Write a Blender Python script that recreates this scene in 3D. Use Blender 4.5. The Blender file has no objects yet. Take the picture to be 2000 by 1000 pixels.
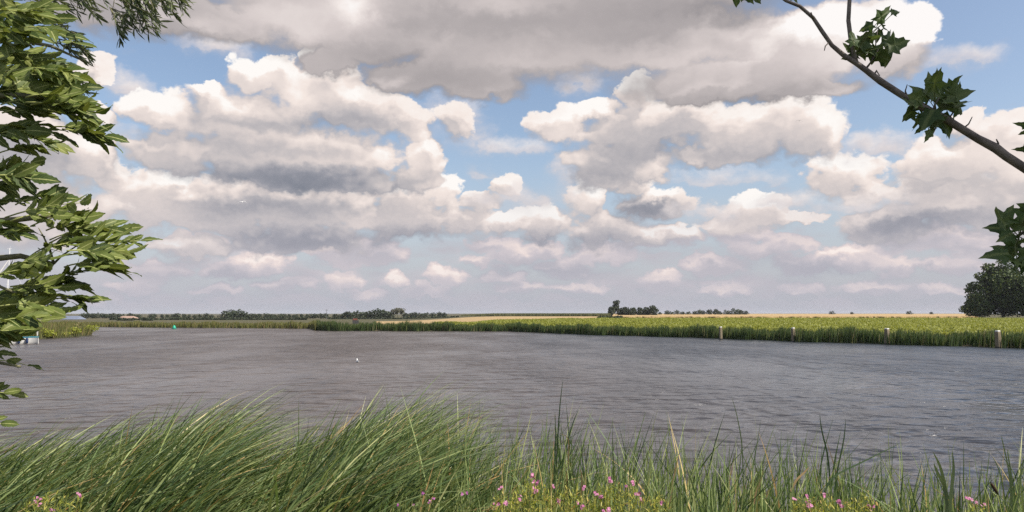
import bpy, math, random
from mathutils import Vector
scene = bpy.context.scene
scene.render.engine = 'CYCLES'

# ------------------------------------------------------------------ camera
CAM_Z = 3.2            # eye height above the water
FPX = 1500.0           # focal length in photo pixels (photo is 2000 x 1000)
HORIZON = 612.0        # photo row of the true horizon
PITCH = math.atan((HORIZON - 500.0) / FPX)
cam_data = bpy.data.cameras.new('camera')
cam = bpy.data.objects.new('camera', cam_data)
scene.collection.objects.link(cam)
cam.location = (0.0, 0.0, CAM_Z)
cam.rotation_euler = (math.radians(90) + PITCH, 0.0, 0.0)
cam_data.sensor_width = 36.0
cam_data.lens = 36.0 * FPX / 2000.0
cam_data.clip_start = 0.05
cam_data.clip_end = 30000.0
scene.camera = cam
FWD = Vector((0, math.cos(PITCH), math.sin(PITCH)))
UPV = Vector((0, -math.sin(PITCH), math.cos(PITCH)))

def ray(px, py):
    return (FWD * FPX + Vector((1, 0, 0)) * (px - 1000.0) + UPV * (500.0 - py)) / FPX

# ------------------------------------------------------------------ world
SUN_EL, SUN_AZ = math.radians(47), math.radians(112)      # azimuth clockwise from the view direction (+Y)
scene.view_settings.view_transform = 'Standard'
scene.view_settings.look = 'None'
scene.view_settings.exposure = 0.3
scene.view_settings.gamma = 1.0
scene.cycles.use_denoising = False
scene.cycles.max_bounces = 6
scene.cycles.diffuse_bounces = 3
scene.cycles.glossy_bounces = 2
scene.cycles.transmission_bounces = 3
scene.cycles.transparent_max_bounces = 6
world = bpy.data.worlds.new('World')
scene.world = world
world.use_nodes = True
world.cycles.sampling_method = 'MANUAL'
world.cycles.sample_map_resolution = 256

class Nodes:
    """small helper that writes node networks as expressions"""
    def __init__(self, tree):
        self.t = tree
    def _in(self, sock, v):
        if isinstance(v, bpy.types.NodeSocket):
            self.t.links.new(v, sock)
        else:
            sock.default_value = v
    def new(self, kind, **props):
        n = self.t.nodes.new(kind)
        for k, v in props.items():
            setattr(n, k, v)
        return n
    def m(self, op, a, b=0.0, c=0.0, clamp=False):
        n = self.new('ShaderNodeMath', operation=op, use_clamp=clamp)
        self._in(n.inputs[0], a); self._in(n.inputs[1], b); self._in(n.inputs[2], c)
        return n.outputs[0]
    def v(self, op, a, b=(0, 0, 0), c=(0, 0, 0)):
        n = self.new('ShaderNodeVectorMath', operation=op)
        self._in(n.inputs[0], a)
        if op == 'SCALE':
            self._in(n.inputs['Scale'], b)
        else:
            self._in(n.inputs[1], b)
        if op == 'MULTIPLY_ADD':
            self._in(n.inputs[2], c)
        return n.outputs['Value'] if op in ('DOT_PRODUCT', 'LENGTH') else n.outputs['Vector']
    def vec(self, x, y, z=0.0):
        n = self.new('ShaderNodeCombineXYZ')
        self._in(n.inputs[0], x); self._in(n.inputs[1], y); self._in(n.inputs[2], z)
        return n.outputs[0]
    def sep(self, a):
        n = self.new('ShaderNodeSeparateXYZ'); self._in(n.inputs[0], a)
        return n.outputs
    def noise(self, vec, scale, detail=4.0, rough=0.55, lac=2.0, dist=0.0, dim='3D', color=False):
        n = self.new('ShaderNodeTexNoise', noise_dimensions=dim)
        self._in(n.inputs['Vector'], vec); n.inputs['Scale'].default_value = scale
        n.inputs['Detail'].default_value = detail; n.inputs['Roughness'].default_value = rough
        n.inputs['Lacunarity'].default_value = lac; n.inputs['Distortion'].default_value = dist
        return n.outputs['Color' if color else 'Fac']
    def voro(self, vec, scale, detail=0.0, smooth=0.0, feature='F1', dim='3D'):
        n = self.new('ShaderNodeTexVoronoi', feature=feature, voronoi_dimensions=dim)
        self._in(n.inputs['Vector'], vec); n.inputs['Scale'].default_value = scale
        if 'Detail' in n.inputs: n.inputs['Detail'].default_value = detail
        if feature == 'SMOOTH_F1': n.inputs['Smoothness'].default_value = smooth
        return n.outputs['Distance']
    def remap(self, x, a, b, c=0.0, d=1.0, smooth=True):
        n = self.new('ShaderNodeMapRange', interpolation_type='SMOOTHSTEP' if smooth else 'LINEAR')
        self._in(n.inputs[0], x)
        for i, q in enumerate((a, b, c, d)): self._in(n.inputs[i + 1], q)
        return n.outputs[0]
    def mix(self, f, a, b):
        n = self.new('ShaderNodeMix', data_type='RGBA')
        self._in(n.inputs[0], f)
        for s, q in ((n.inputs[6], a), (n.inputs[7], b)):
            self._in(s, q if isinstance(q, bpy.types.NodeSocket) else (*q[:3], 1.0))
        return n.outputs[2]
    def mixf(self, f, a, b):
        n = self.new('ShaderNodeMix', data_type='FLOAT')
        self._in(n.inputs[0], f); self._in(n.inputs[2], a); self._in(n.inputs[3], b)
        return n.outputs[0]
    def ramp(self, f, stops, interp='LINEAR'):
        n = self.new('ShaderNodeValToRGB'); self._in(n.inputs[0], f)
        e = n.color_ramp; e.interpolation = interp
        while len(e.elements) < len(stops): e.elements.new(0.5)
        for el, (p, c) in zip(e.elements, stops):
            el.position = p; el.color = (*c[:3], 1.0)
        return n.outputs[0]

def lin(r, g, b):
    f = lambda c: (c / 255 / 12.92) if c / 255 <= 0.04045 else ((c / 255 + 0.055) / 1.055) ** 2.4
    return (f(r), f(g), f(b))

def build_sky():
    t = world.node_tree
    t.nodes.clear()
    N = Nodes(t)
    geo = N.new('ShaderNodeTexCoord')
    d = N.v('NORMALIZE', geo.outputs['Generated'])
    x, y, z = N.sep(d)
    U = 1.0 / FPX                                             # radians of one photo pixel, about
    az = N.m('ARCTAN2', x, y)
    el = N.m('ARCSINE', z)
    q0 = N.vec(az, el)
    def place(px, py):
        r = ray(px, py).normalized()
        return math.atan2(r.x, r.y), math.asin(r.z)
    # ---- clear sky
    sky = N.new('ShaderNodeTexSky', sky_type='NISHITA')
    sky.sun_disc = False; sky.sun_elevation = SUN_EL; sky.sun_rotation = SUN_AZ
    sky.air_density = 1.0; sky.dust_density = 1.6; sky.ozone_density = 2.0
    STR = 0.11
    K = 1.0 / STR
    EXPO = 2.0 ** -scene.view_settings.exposure                # the picture is exposed a little up
    S = lambda c: tuple(q * K * EXPO for q in lin(*c))
    blue = N.v('MULTIPLY', sky.outputs[0], (1.30, 1.20, 1.13))
    haze = N.remap(el, 0.0, 0.23, 1.0, 0.0)
    blue = N.mix(N.m('MULTIPLY', haze, 0.80), blue, S((186, 189, 203)))
    col = blue
    # ---- shared turbulence
    wv = N.vec(az, N.m('MULTIPLY', el, 1.35), 0.0)
    w1 = N.noise(wv, 9.0, 3.0, 0.55, color=True, dim='2D')
    w2 = N.noise(wv, 34.0, 4.0, 0.6, color=True, dim='2D')
    warp = N.v('ADD', N.v('MULTIPLY', N.v('SUBTRACT', w1, (0.5, 0.5, 0.5)), (0.036, 0.030, 0)),
                      N.v('MULTIPLY', N.v('SUBTRACT', w2, (0.5, 0.5, 0.5)), (0.026, 0.024, 0)))
    p = N.v('ADD', q0, warp)

    def near(pt, puffs, grow=1.0):
        """1 in the middle of the nearest puff, 0 on its edge, negative outside"""
        acc = None
        for (px, py, rx, ry) in puffs:
            a, e = place(px, py)
            sx, sy = 1.0 / (rx * U * grow), 1.0 / (ry * U * grow)
            s = N.v('MULTIPLY_ADD', pt, (sx, sy, 0), (-a * sx, -e * sy, 0))
            r2 = N.v('DOT_PRODUCT', s, s)
            acc = r2 if acc is None else N.m('SMOOTH_MIN', acc, r2, 0.25)
        return N.m('MAXIMUM', N.m('SUBTRACT', 1.0, acc), -4.0)

    def tint(pt, spots, start=0.0):
        """sum of soft spots: (px, py, rx, ry, amount)"""
        acc = start
        for (px, py, rx, ry, k) in spots:
            a, e = place(px, py)
            sx, sy = 1.0 / (rx * U), 1.0 / (ry * U)
            s = N.v('MULTIPLY_ADD', pt, (sx, sy, 0), (-a * sx, -e * sy, 0))
            g = N.m('EXPONENT', N.m('MULTIPLY', N.v('DOT_PRODUCT', s, s), -1.0))
            acc = N.m('MULTIPLY_ADD', g, k, acc)
        return acc

    LX, LY = 0.45, 0.89                                       # where the light comes from, across the sky
    def layer(col, puffs, spots, ramp, amp, scale, edge, delta, gain, base, fade, fade_col, seed, amp2=0.0, stretch=1.4, grow=0.0, extra=None, dark=-0.26, body=0.6):
        def dens(off, detail, f=None, k=1.0):
            pt = N.v('ADD', p, (off * LX, off * LY, 0)) if off else p
            nn = N.vec(N.m('ADD', az, seed + off * LX), N.m('MULTIPLY', N.m('ADD', el, off * LY), stretch))
            if f is None:
                f = near(pt, puffs)
            n = N.noise(nn, scale, detail, 0.60, dim='2D')
            r = N.m('MULTIPLY_ADD', N.m('SUBTRACT', n, 0.5), amp * 2 * k, N.m('ADD', f, grow))
            if amp2:
                b = N.voro(N.v('ADD', nn, N.v('SCALE', w2, 0.02)), scale * 1.35, 0.0, dim='2D')
                r = N.m('MULTIPLY_ADD', N.m('SUBTRACT', 0.45, b), amp2, r)
                if detail > 4:
                    b2 = N.voro(N.v('ADD', nn, N.v('SCALE', w2, 0.012)), scale * 3.4, 0.0, dim='2D')
                    r = N.m('MULTIPLY_ADD', N.m('SUBTRACT', 0.45, b2), amp2 * 0.55, r)
            return r, f
        s0, f0 = dens(0.0, 2.0, None, body)                  # soft body, for the shading
        s1, _ = dens(delta, 2.0, None, body)
        d0, _ = dens(0.0, 8.0, f0)                           # full detail, for the outline
        if extra is not None:
            d0 = N.m('MAXIMUM', d0, extra); s0 = N.m('MAXIMUM', s0, extra); s1 = N.m('MAXIMUM', s1, extra)
        c0 = N.m('MINIMUM', s0, 0.9); c1 = N.m('MINIMUM', s1, 0.9)
        dl = N.m('SUBTRACT', c0, c1)
        lit = N.m('MULTIPLY', dl, gain)
        # crisp where the cloud faces the light, ragged and thin where it does not
        alpha = N.remap(d0, 0.0, N.remap(dl, -0.35, 0.30, edge * 3.2, edge, smooth=False))
        fine = N.m('MULTIPLY', N.m('SUBTRACT', d0, s0), 0.26)
        lit = N.m('ADD', N.m('MINIMUM', N.m('MAXIMUM', lit, dark), 0.34), fine)
        v = tint(p, spots, N.m('ADD', lit, base))
        c = N.ramp(v, [(k, S(cc)) for k, cc in ramp])
        if fade:
            c = N.mix(N.remap(el, fade[0], fade[1], fade[2], 0.0), c, S(fade_col))
        return N.mix(alpha, col, c)

    # ---- far bank of low cloud above the horizon
    fx = N.noise(N.vec(az, N.m('MULTIPLY', el, 3.2)), 13.0, 6.0, 0.55, dim='2D')
    fcov = N.m('ADD', N.remap(el, 0.03, 0.20, 0.52, -0.30), N.m('MULTIPLY', N.m('SUBTRACT', fx, 0.5), 2.0))
    far_puffs = [(665, 545, 60, 30), (775, 548, 26, 20), (870, 540, 55, 24), (500, 515, 70, 28), (940, 512, 40, 18),
                 (1640, 505, 80, 28), (1745, 515, 60, 24), (1250, 470, 70, 26), (1560, 520, 60, 30), (1100, 520, 90, 26),
                 (380, 480, 70, 30), (720, 500, 90, 30), (1400, 520, 80, 24), (1880, 520, 80, 24), (560, 560, 70, 18),
                 (200, 585, 60, 16), (1020, 560, 70, 16), (300, 530, 80, 26), (1800, 470, 80, 30), (1330, 470, 60, 26), (1180, 500, 80, 26), (720, 572, 60, 14), (840, 566, 50, 14), (1140, 560, 70, 16), (1290, 548, 60, 18), (1420, 560, 70, 16), (1560, 566, 60, 14), (1700, 558, 70, 16), (1840, 562, 60, 14), (420, 572, 60, 14), (250, 556, 60, 18), (980, 540, 50, 16), (1060, 490, 60, 22), (960, 480, 60, 22), (1450, 470, 70, 22), (1540, 480, 60, 20), (1700, 490, 60, 20), (1900, 480, 80, 26), (450, 530, 60, 22), (640, 500, 60, 24), (1000, 500, 70, 24), (1480, 495, 70, 22)]
    far_spots = [(665, 540, 50, 22, .42), (775, 545, 22, 16, .42), (870, 535, 45, 16, .36), (500, 508, 60, 18, .34), (940, 508, 34, 12, .36),
                 (1640, 494, 60, 14, .42), (1745, 507, 50, 14, .38), (380, 474, 60, 18, .40), (1180, 505, 50, 10, .25), (1000, 492, 50, 10, .2), (1480, 490, 50, 10, .25), (640, 492, 40, 12, .2), (1140, 554, 50, 9, .22), (1290, 540, 40, 10, .24), (1420, 554, 50, 9, .2), (1700, 551, 50, 9, .22), (1840, 556, 40, 8, .2), (840, 560, 36, 8, .2), (250, 548, 40, 10, .2), (1880, 508, 50, 12, .25),
                 (1600, 525, 90, 24, -.16), (1120, 522, 90, 16, -.10), (740, 470, 80, 16, -.12), (480, 545, 90, 16, -.12), (1020, 530, 60, 14, -.12)]
    RF = [(0.0, (156, 159, 173)), (0.35, (184, 182, 191)), (0.62, (208, 200, 205)), (0.9, (238, 223, 219)), (1.0, (250, 238, 232))]
    col = layer(col, far_puffs, far_spots, RF, 0.6, 30.0, 0.5, 0.012, 0.50, 0.42, (0.0, 0.07, 0.40), (184, 185, 197), 3.1, 0.0, 2.0, grow=0.24, extra=fcov)

    # ---- the lower, farther cumulus
    RM = [(0.0, (126, 131, 143)), (0.20, (153, 154, 163)), (0.42, (191, 186, 188)), (0.62, (223, 212, 208)), (0.82, (245, 232, 225)), (1.0, (255, 251, 247))]
    low_puffs = [
        (560, 405, 250, 56), (590, 466, 180, 36), (340, 400, 95, 50), (270, 400, 76, 54), (220, 355, 36, 36), (352, 358, 22, 18), (380, 478, 76, 30), (430, 420, 90, 40),
        (858, 372, 44, 38), (790, 392, 70, 42), (770, 432, 130, 48), (900, 432, 80, 38), (988, 364, 30, 26), (940, 392, 40, 24), (1052, 440, 66, 40), (992, 438, 40, 26),
        (1280, 400, 74, 36), (1140, 385, 50, 42), (1180, 450, 84, 42), (1240, 355, 38, 28), (1300, 378, 26, 12),
        (1480, 420, 72, 40), (1430, 448, 56, 24), (1300, 464, 90, 22), (1240, 468, 50, 22), (1642, 340, 72, 42), (1700, 372, 50, 22), (1560, 425, 50, 12),
        (1910, 408, 130, 46), (1760, 432, 100, 40), (1830, 372, 80, 40), (1700, 450, 60, 24), (150, 420, 70, 36), (60, 430, 100, 40), (2050, 420, 100, 60)]
    low_spots = [
        (590, 472, 170, 24, -.44), (540, 405, 180, 20, -.26), (855, 366, 46, 34, .30), (352, 352, 24, 16, .35), (290, 385, 80, 30, .14), (380, 470, 60, 18, .25), (430, 410, 60, 24, -.08), (710, 450, 34, 24, .2),
        (800, 462, 90, 14, -.2), (1050, 418, 56, 20, .22), (985, 428, 40, 14, .25), (1060, 470, 90, 14, -.3), (988, 352, 34, 16, .08), (1140, 375, 40, 30, .2), (1210, 470, 90, 20, -.24),
        (1275, 408, 80, 26, -.42), (1298, 374, 26, 9, .45), (1480, 400, 56, 20, .28), (1430, 452, 60, 14, .12), (1642, 322, 50, 22, .22), (1735, 440, 80, 28, -.34), (1890, 432, 110, 16, -.2), (1850, 412, 50, 10, .2), (1250, 460, 50, 14, .25), (1340, 460, 40, 12, .2)]
    col = layer(col, low_puffs, low_spots, RM, 0.66, 32.0, 0.36, 0.015, 0.50, 0.54, (0.06, 0.16, 0.40), (188, 185, 195), 5.3, 0.30, 1.4, grow=0.26, dark=-0.28, body=0.85)

    # ---- torn, thin shreds between them
    thin_puffs = [(885, 245, 95, 66), (1000, 288, 110, 34), (950, 330, 70, 30), (1700, 290, 110, 34), (1420, 345, 120, 30), (1000, 395, 120, 50), (1090, 350, 60, 60), (1380, 420, 90, 40), (1560, 400, 90, 36),
                  (250, 170, 60, 36), (1130, 170, 60, 40), (420, 90, 90, 30), (215, 260, 60, 60), (1700, 400, 90, 40), (1850, 120, 90, 34)]
    RT = [(0.0, (168, 172, 184)), (0.4, (196, 194, 200)), (0.75, (228, 219, 218)), (1.0, (246, 238, 234))]
    col = layer(col, thin_puffs, [(880, 225, 60, 30, .15), (1000, 278, 80, 16, .15)], RT, 0.9, 17.0, 1.5, 0.02, 0.30, 0.52, None, None, 9.1, 0.0, 1.5, grow=0.02)

    # ---- the big cumulus masses
    mid_puffs = [
        (280, 206, 46, 30), (335, 226, 50, 32), (400, 184, 28, 22), (480, 150, 44, 36), (540, 136, 46, 30), (604, 108, 15, 20), (610, 180, 100, 60),
        (700, 220, 104, 50), (480, 235, 180, 56), (560, 300, 250, 58), (345, 300, 100, 54), (800, 245, 44, 40), (890, 240, 44, 34), (600, 348, 220, 34), (820, 308, 46, 40), (810, 345, 50, 30), 
        (1240, 182, 38, 32), (1170, 216, 56, 24), (1090, 243, 60, 40), (1250, 252, 150, 58), (1210, 312, 130, 44), (1180, 345, 80, 30), (1270, 335, 40, 24),
        (1340, 235, 96, 46), (1450, 262, 124, 50), (1560, 250, 84, 54), (1618, 258, 28, 54), (1400, 300, 90, 24),
        (1905, 306, 110, 48), (1970, 275, 76, 50), (1830, 335, 70, 36), (2080, 330, 150, 100), (1900, 235, 24, 26),
        (120, 300, 100, 46), (30, 290, 120, 64), (186, 128, 36, 22), (170, 142, 36, 20), (205, 140, 22, 16), (182, 218, 38, 16), (-60, 380, 190, 110), (210, 300, 26, 26)]
    mid_spots = [
        (280, 196, 50, 26, .26), (405, 172, 30, 18, .25), (495, 135, 60, 30, .28), (604, 104, 20, 20, .35), (585, 186, 36, 26, .34), (455, 205, 40, 26, .2), (670, 190, 30, 14, .2),
        (700, 245, 60, 20, -.10), (470, 290, 150, 22, -.12), (560, 266, 150, 10, .12), (590, 352, 200, 24, -.48), (640, 242, 130, 16, -.14), (480, 245, 100, 14, -.14), (620, 318, 150, 9, .14),
        (800, 296, 40, 30, .26), (730, 300, 40, 20, .14), (1240, 168, 40, 22, .26), (1160, 206, 50, 16, .20), (1095, 250, 36, 30, .20), (1290, 255, 120, 30, -.10), (1230, 305, 110, 30, -.18), (1180, 345, 80, 18, -.2),
        (1270, 330, 24, 14, .28), (1450, 238, 50, 24, .10), (1590, 236, 50, 30, .12), (1450, 300, 150, 18, -.16), (1850, 300, 50, 20, .16), (1960, 296, 50, 30, .2), (1990, 330, 40, 20, .2),
        (80, 300, 90, 34, -.14), (180, 300, 26, 36, .2), (30, 270, 80, 50, -.1), (900, 240, 40, 24, -.05)]
    col = layer(col, mid_puffs, mid_spots, RM, 0.66, 22.0, 0.34, 0.019, 0.54, 0.545, (0.05, 0.17, 0.25), (188, 185, 195), 7.7, 0.34, 1.35, grow=0.26, dark=-0.28, body=0.85)

    # ---- the near grey deck overhead
    up = N.remap(el, 0.40, 0.75, -0.5, 0.25)                 # cloud goes on overhead and behind the viewer
    side = N.remap(N.m('ABSOLUTE', az), 0.62, 0.95, -0.6, 0.12)
    ovn = N.noise(N.vec(N.m('DIVIDE', x, N.m('ADD', N.m('ABSOLUTE', z), 0.2)), N.m('DIVIDE', y, N.m('ADD', N.m('ABSOLUTE', z), 0.2))), 0.9, 5.0, 0.55, dim='2D')
    over = N.m('MULTIPLY_ADD', N.m('SUBTRACT', ovn, 0.5), 2.6, N.m('MAXIMUM', up, side))
    deck_puffs = [(700, 45, 290, 80), (1000, 75, 270, 96), (900, 140, 140, 50), (1300, 78, 250, 76), (1430, 156, 220, 48), (1600, 80, 160, 64), (940, 165, 100, 36), (800, 150, 110, 44),
                  (1785, 58, 46, 40), (1740, 100, 60, 54), (450, 45, 110, 42), (215, 5, 170, 60), (330, 20, 120, 50), (800, -60, 700, 110), (1250, -60, 420, 110), (640, 125, 60, 30), (1560, 178, 110, 26), (1360, 190, 90, 20)]
    deck_spots = [(690, 10, 44, 26, .40), (560, 30, 130, 34, .22), (610, 70, 60, 16, .12), (860, 155, 150, 32, -.14), (980, 40, 160, 26, -.12), (1090, 165, 100, 24, .05), (1330, 20, 200, 36, -.16),
                  (1370, 120, 190, 30, .16), (1450, 200, 180, 18, -.14), (1660, 110, 90, 40, .20), (1790, 50, 60, 40, .34), (1590, 34, 60, 26, .28), (1650, 60, 120, 50, .12), (260, 30, 180, 40, -.12),
                  (740, 96, 90, 24, -.12), (980, 14, 70, 18, .16), (1010, 120, 90, 14, .08), (1250, 70, 120, 14, -.08), (1500, 70, 60, 16, -.08), (780, 40, 60, 16, -.08)]
    RD = [(0.0, (128, 126, 130)), (0.25, (152, 147, 149)), (0.45, (180, 173, 173)), (0.68, (216, 206, 204)), (0.88, (243, 234, 230)), (1.0, (254, 250, 248))]
    col = layer(col, deck_puffs, deck_spots, RD, 0.50, 8.0, 0.34, 0.034, 0.62, 0.52, None, None, 11.3, 0.0, 1.7, grow=0.30, extra=over, dark=-0.24, body=1.0)

    bg = N.new('ShaderNodeBackground')
    t.links.new(col, bg.inputs['Color']); bg.inputs['Strength'].default_value = STR
    low = N.new('ShaderNodeBackground')
    low.inputs['Color'].default_value = (*S((128, 126, 120)), 1.0); low.inputs['Strength'].default_value = STR
    mx = N.new('ShaderNodeMixShader')
    t.links.new(N.m('GREATER_THAN', z, -0.002), mx.inputs[0])
    t.links.new(low.outputs[0], mx.inputs[1]); t.links.new(bg.outputs[0], mx.inputs[2])
    out = N.new('ShaderNodeOutputWorld')
    t.links.new(mx.outputs[0], out.inputs['Surface'])
    print('sky nodes', len(t.nodes))
build_sky()

# ------------------------------------------------------------------ sun
sun_dir = Vector((math.sin(SUN_AZ) * math.cos(SUN_EL), math.cos(SUN_AZ) * math.cos(SUN_EL), math.sin(SUN_EL)))
sun_data = bpy.data.lights.new('sun', 'SUN')
sun_data.energy = 5.0
sun_data.angle = math.radians(0.53)
sun_data.color = (1.0, 0.94, 0.84)
sun = bpy.data.objects.new('sun', sun_data)
sun.rotation_euler = (-sun_dir).to_track_quat('-Z', 'Y').to_euler()
sun.location = (0, 0, 60)
scene.collection.objects.link(sun)

# ------------------------------------------------------------------ helpers
import numpy as np
rng = np.random.default_rng(7)
random.seed(11)
FX = FPX / math.cos(PITCH)           # photo pixels per unit of x / y near the horizon

def at(px, py, z=0.0):
    """the point of the plane of height z that the photo shows at (px, py)"""
    r = ray(px, py)
    k = (z - CAM_Z) / r.z
    return Vector((r.x * k, r.y * k, z))

def at_depth(px, py, y):
    r = ray(px, py)
    k = y / r.y
    return Vector((r.x * k, y, CAM_Z + r.z * k))

def link(o):
    scene.collection.objects.link(o)
    return o

def tag(o, label=None, cat=None, group=None, kind=None):
    if label: o['label'] = label
    if cat: o['category'] = cat
    if group: o['group'] = group
    if kind: o['kind'] = kind
    return o

def empty(name, loc=(0, 0, 0), rz=0.0):
    o = bpy.data.objects.new(name, None)
    o.location = loc; o.rotation_euler = (0, 0, rz); o.empty_display_size = 0.2
    return link(o)

class Soup:
    """collects faces of one mesh"""
    def __init__(self):
        self.v, self.f, self.uv, self.m, self.n = [], [], [], [], 0
    def add(self, verts, faces, uv=None, mat=0):
        verts = np.asarray(verts, dtype=np.float64).reshape(-1, 3)
        self.v.append(verts)
        b = self.n
        for fc in faces:
            self.f.append(tuple(i + b for i in fc)); self.m.append(mat)
        self.uv.append(np.zeros((len(verts), 2)) if uv is None else np.asarray(uv, dtype=np.float64))
        self.n += len(verts)
    def box(self, c, s, rz=0.0, mat=0, taper=1.0):
        cx, cy, cz = c; sx, sy, sz = (q / 2 for q in s)
        co, si = math.cos(rz), math.sin(rz)
        vs = []
        for dz, k in ((-sz, 1.0), (sz, taper)):
            for dx, dy in ((-sx, -sy), (sx, -sy), (sx, sy), (-sx, sy)):
                x, y = dx * k, dy * k
                vs.append((cx + x * co - y * si, cy + x * si + y * co, cz + dz))
        self.add(vs, [(3, 2, 1, 0), (4, 5, 6, 7), (0, 1, 5, 4), (1, 2, 6, 5), (2, 3, 7, 6), (3, 0, 4, 7)], mat=mat)
    def tube(self, pts, radii, seg=8, mat=0, cap=True):
        pts = [Vector(p) for p in pts]
        rings = []
        ref = None
        for i, p in enumerate(pts):
            t = (pts[min(i + 1, len(pts) - 1)] - pts[max(i - 1, 0)]).normalized()
            if ref is None:
                ref = t.orthogonal().normalized()
            a = (ref - t * ref.dot(t)).normalized(); ref = a
            b = t.cross(a)
            r = radii[i] if hasattr(radii, '__len__') else radii
            rings += [p + (a * math.cos(6.28318 * k / seg) + b * math.sin(6.28318 * k / seg)) * r for k in range(seg)]
        fs = []
        for i in range(len(pts) - 1):
            for k in range(seg):
                k2 = (k + 1) % seg
                fs.append((i * seg + k, i * seg + k2, (i + 1) * seg + k2, (i + 1) * seg + k))
        if cap:
            fs.append(tuple(range(seg - 1, -1, -1)))
            e = (len(pts) - 1) * seg
            fs.append(tuple(e + k for k in range(seg)))
        self.add([tuple(q) for q in rings], fs, mat=mat)
    def lathe(self, prof, seg=14, c=(0, 0, 0), mat=0):
        vs, fs = [], []
        for r, z in prof:
            vs += [(c[0] + r * math.cos(6.28318 * k / seg), c[1] + r * math.sin(6.28318 * k / seg), c[2] + z) for k in range(seg)]
        for i in range(len(prof) - 1):
            for k in range(seg):
                k2 = (k + 1) % seg
                fs.append((i * seg + k, i * seg + k2, (i + 1) * seg + k2, (i + 1) * seg + k))
        fs.append(tuple(range(seg - 1, -1, -1)))
        e = (len(prof) - 1) * seg
        fs.append(tuple(e + k for k in range(seg)))
        self.add(vs, fs, mat=mat)
    def take(self, other, mat):
        for v_, u_ in zip(other.v, other.uv):
            self.v.append(v_); self.uv.append(u_)
        for fc in other.f:
            self.f.append(tuple(i + self.n for i in fc)); self.m.append(mat)
        self.n += other.n
    def build(self, name, mats, parent=None, smooth=False, loc=None):
        me = bpy.data.meshes.new(name)
        v = np.concatenate(self.v) if self.v else np.zeros((0, 3))
        me.from_pydata(v.tolist(), [], self.f)
        if any(q.any() for q in self.uv):
            uvs = np.concatenate(self.uv)
            lay = me.uv_layers.new(name='uv')
            li = np.empty(len(me.loops), dtype=np.int32)
            me.loops.foreach_get('vertex_index', li)
            lay.data.foreach_set('uv', uvs[li].astype(np.float32).ravel())
        if not isinstance(mats, (list, tuple)): mats = [mats]
        for q in mats: me.materials.append(q)
        if len(mats) > 1:
            me.polygons.foreach_set('material_index', np.array(self.m, dtype=np.int32))
        if smooth:
            me.polygons.foreach_set('use_smooth', np.ones(len(me.polygons), dtype=bool))
        o = bpy.data.objects.new(name, me)
        link(o)
        if parent is not None: o.parent = parent
        if loc is not None: o.location = loc
        return o

def grid_mesh(name, P, mats, UV=None, parent=None, smooth=True):
    """many separate strips at once: P is (n, rows, cols, 3)"""
    n, r, c, _ = P.shape
    idx = np.arange(n * r * c).reshape(n, r, c)
    q = np.stack([idx[:, :-1, :-1], idx[:, :-1, 1:], idx[:, 1:, 1:], idx[:, 1:, :-1]], -1).reshape(-1, 4)
    me = bpy.data.meshes.new(name)
    me.vertices.add(n * r * c)
    me.vertices.foreach_set('co', P.astype(np.float32).ravel())
    me.loops.add(q.size); me.loops.foreach_set('vertex_index', q.astype(np.int32).ravel())
    me.polygons.add(len(q))
    me.polygons.foreach_set('loop_start', np.arange(0, q.size, 4, dtype=np.int32))
    me.polygons.foreach_set('loop_total', np.full(len(q), 4, dtype=np.int32))
    if UV is not None:
        lay = me.uv_layers.new(name='uv')
        lay.data.foreach_set('uv', UV.reshape(-1, 2)[q.ravel()].astype(np.float32).ravel())
    if smooth:
        me.polygons.foreach_set('use_smooth', np.ones(len(q), dtype=bool))
    me.update(calc_edges=True)
    for m_ in (mats if isinstance(mats, (list, tuple)) else [mats]): me.materials.append(m_)
    o = bpy.data.objects.new(name, me); link(o)
    if parent is not None: o.parent = parent
    return o

def copy_tree(o, parent=None):
    c = o.copy(); link(c)
    if parent is not None: c.parent = parent
    for ch in list(o.children): copy_tree(ch, c)
    return c

# ------------------------------------------------------------------ materials
def material(name):
    m_ = bpy.data.materials.new(name); m_.use_nodes = True
    m_.node_tree.nodes.clear()
    return m_, Nodes(m_.node_tree)

def finish(m_, N, shader):
    out = N.new('ShaderNodeOutputMaterial')
    m_.node_tree.links.new(shader, out.inputs['Surface'])
    return m_

def principled(N, col, rough=0.7, bump=None, strength=0.3, dist=0.02, spec=0.4, ior=None):
    b = N.new('ShaderNodeBsdfPrincipled')
    N._in(b.inputs['Base Color'], col if isinstance(col, bpy.types.NodeSocket) else (*col, 1.0))
    N._in(b.inputs['Roughness'], rough); b.inputs['Specular IOR Level'].default_value = spec
    if ior: b.inputs['IOR'].default_value = ior
    if bump is not None:
        bn = N.new('ShaderNodeBump'); bn.inputs['Strength'].default_value = strength; bn.inputs['Distance'].default_value = dist
        N._in(bn.inputs['Height'], bump)
        N.t.links.new(bn.outputs[0], b.inputs['Normal'])
    return b.outputs[0]

def objpos(N):
    return N.new('ShaderNodeTexCoord').outputs['Object']

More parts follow.
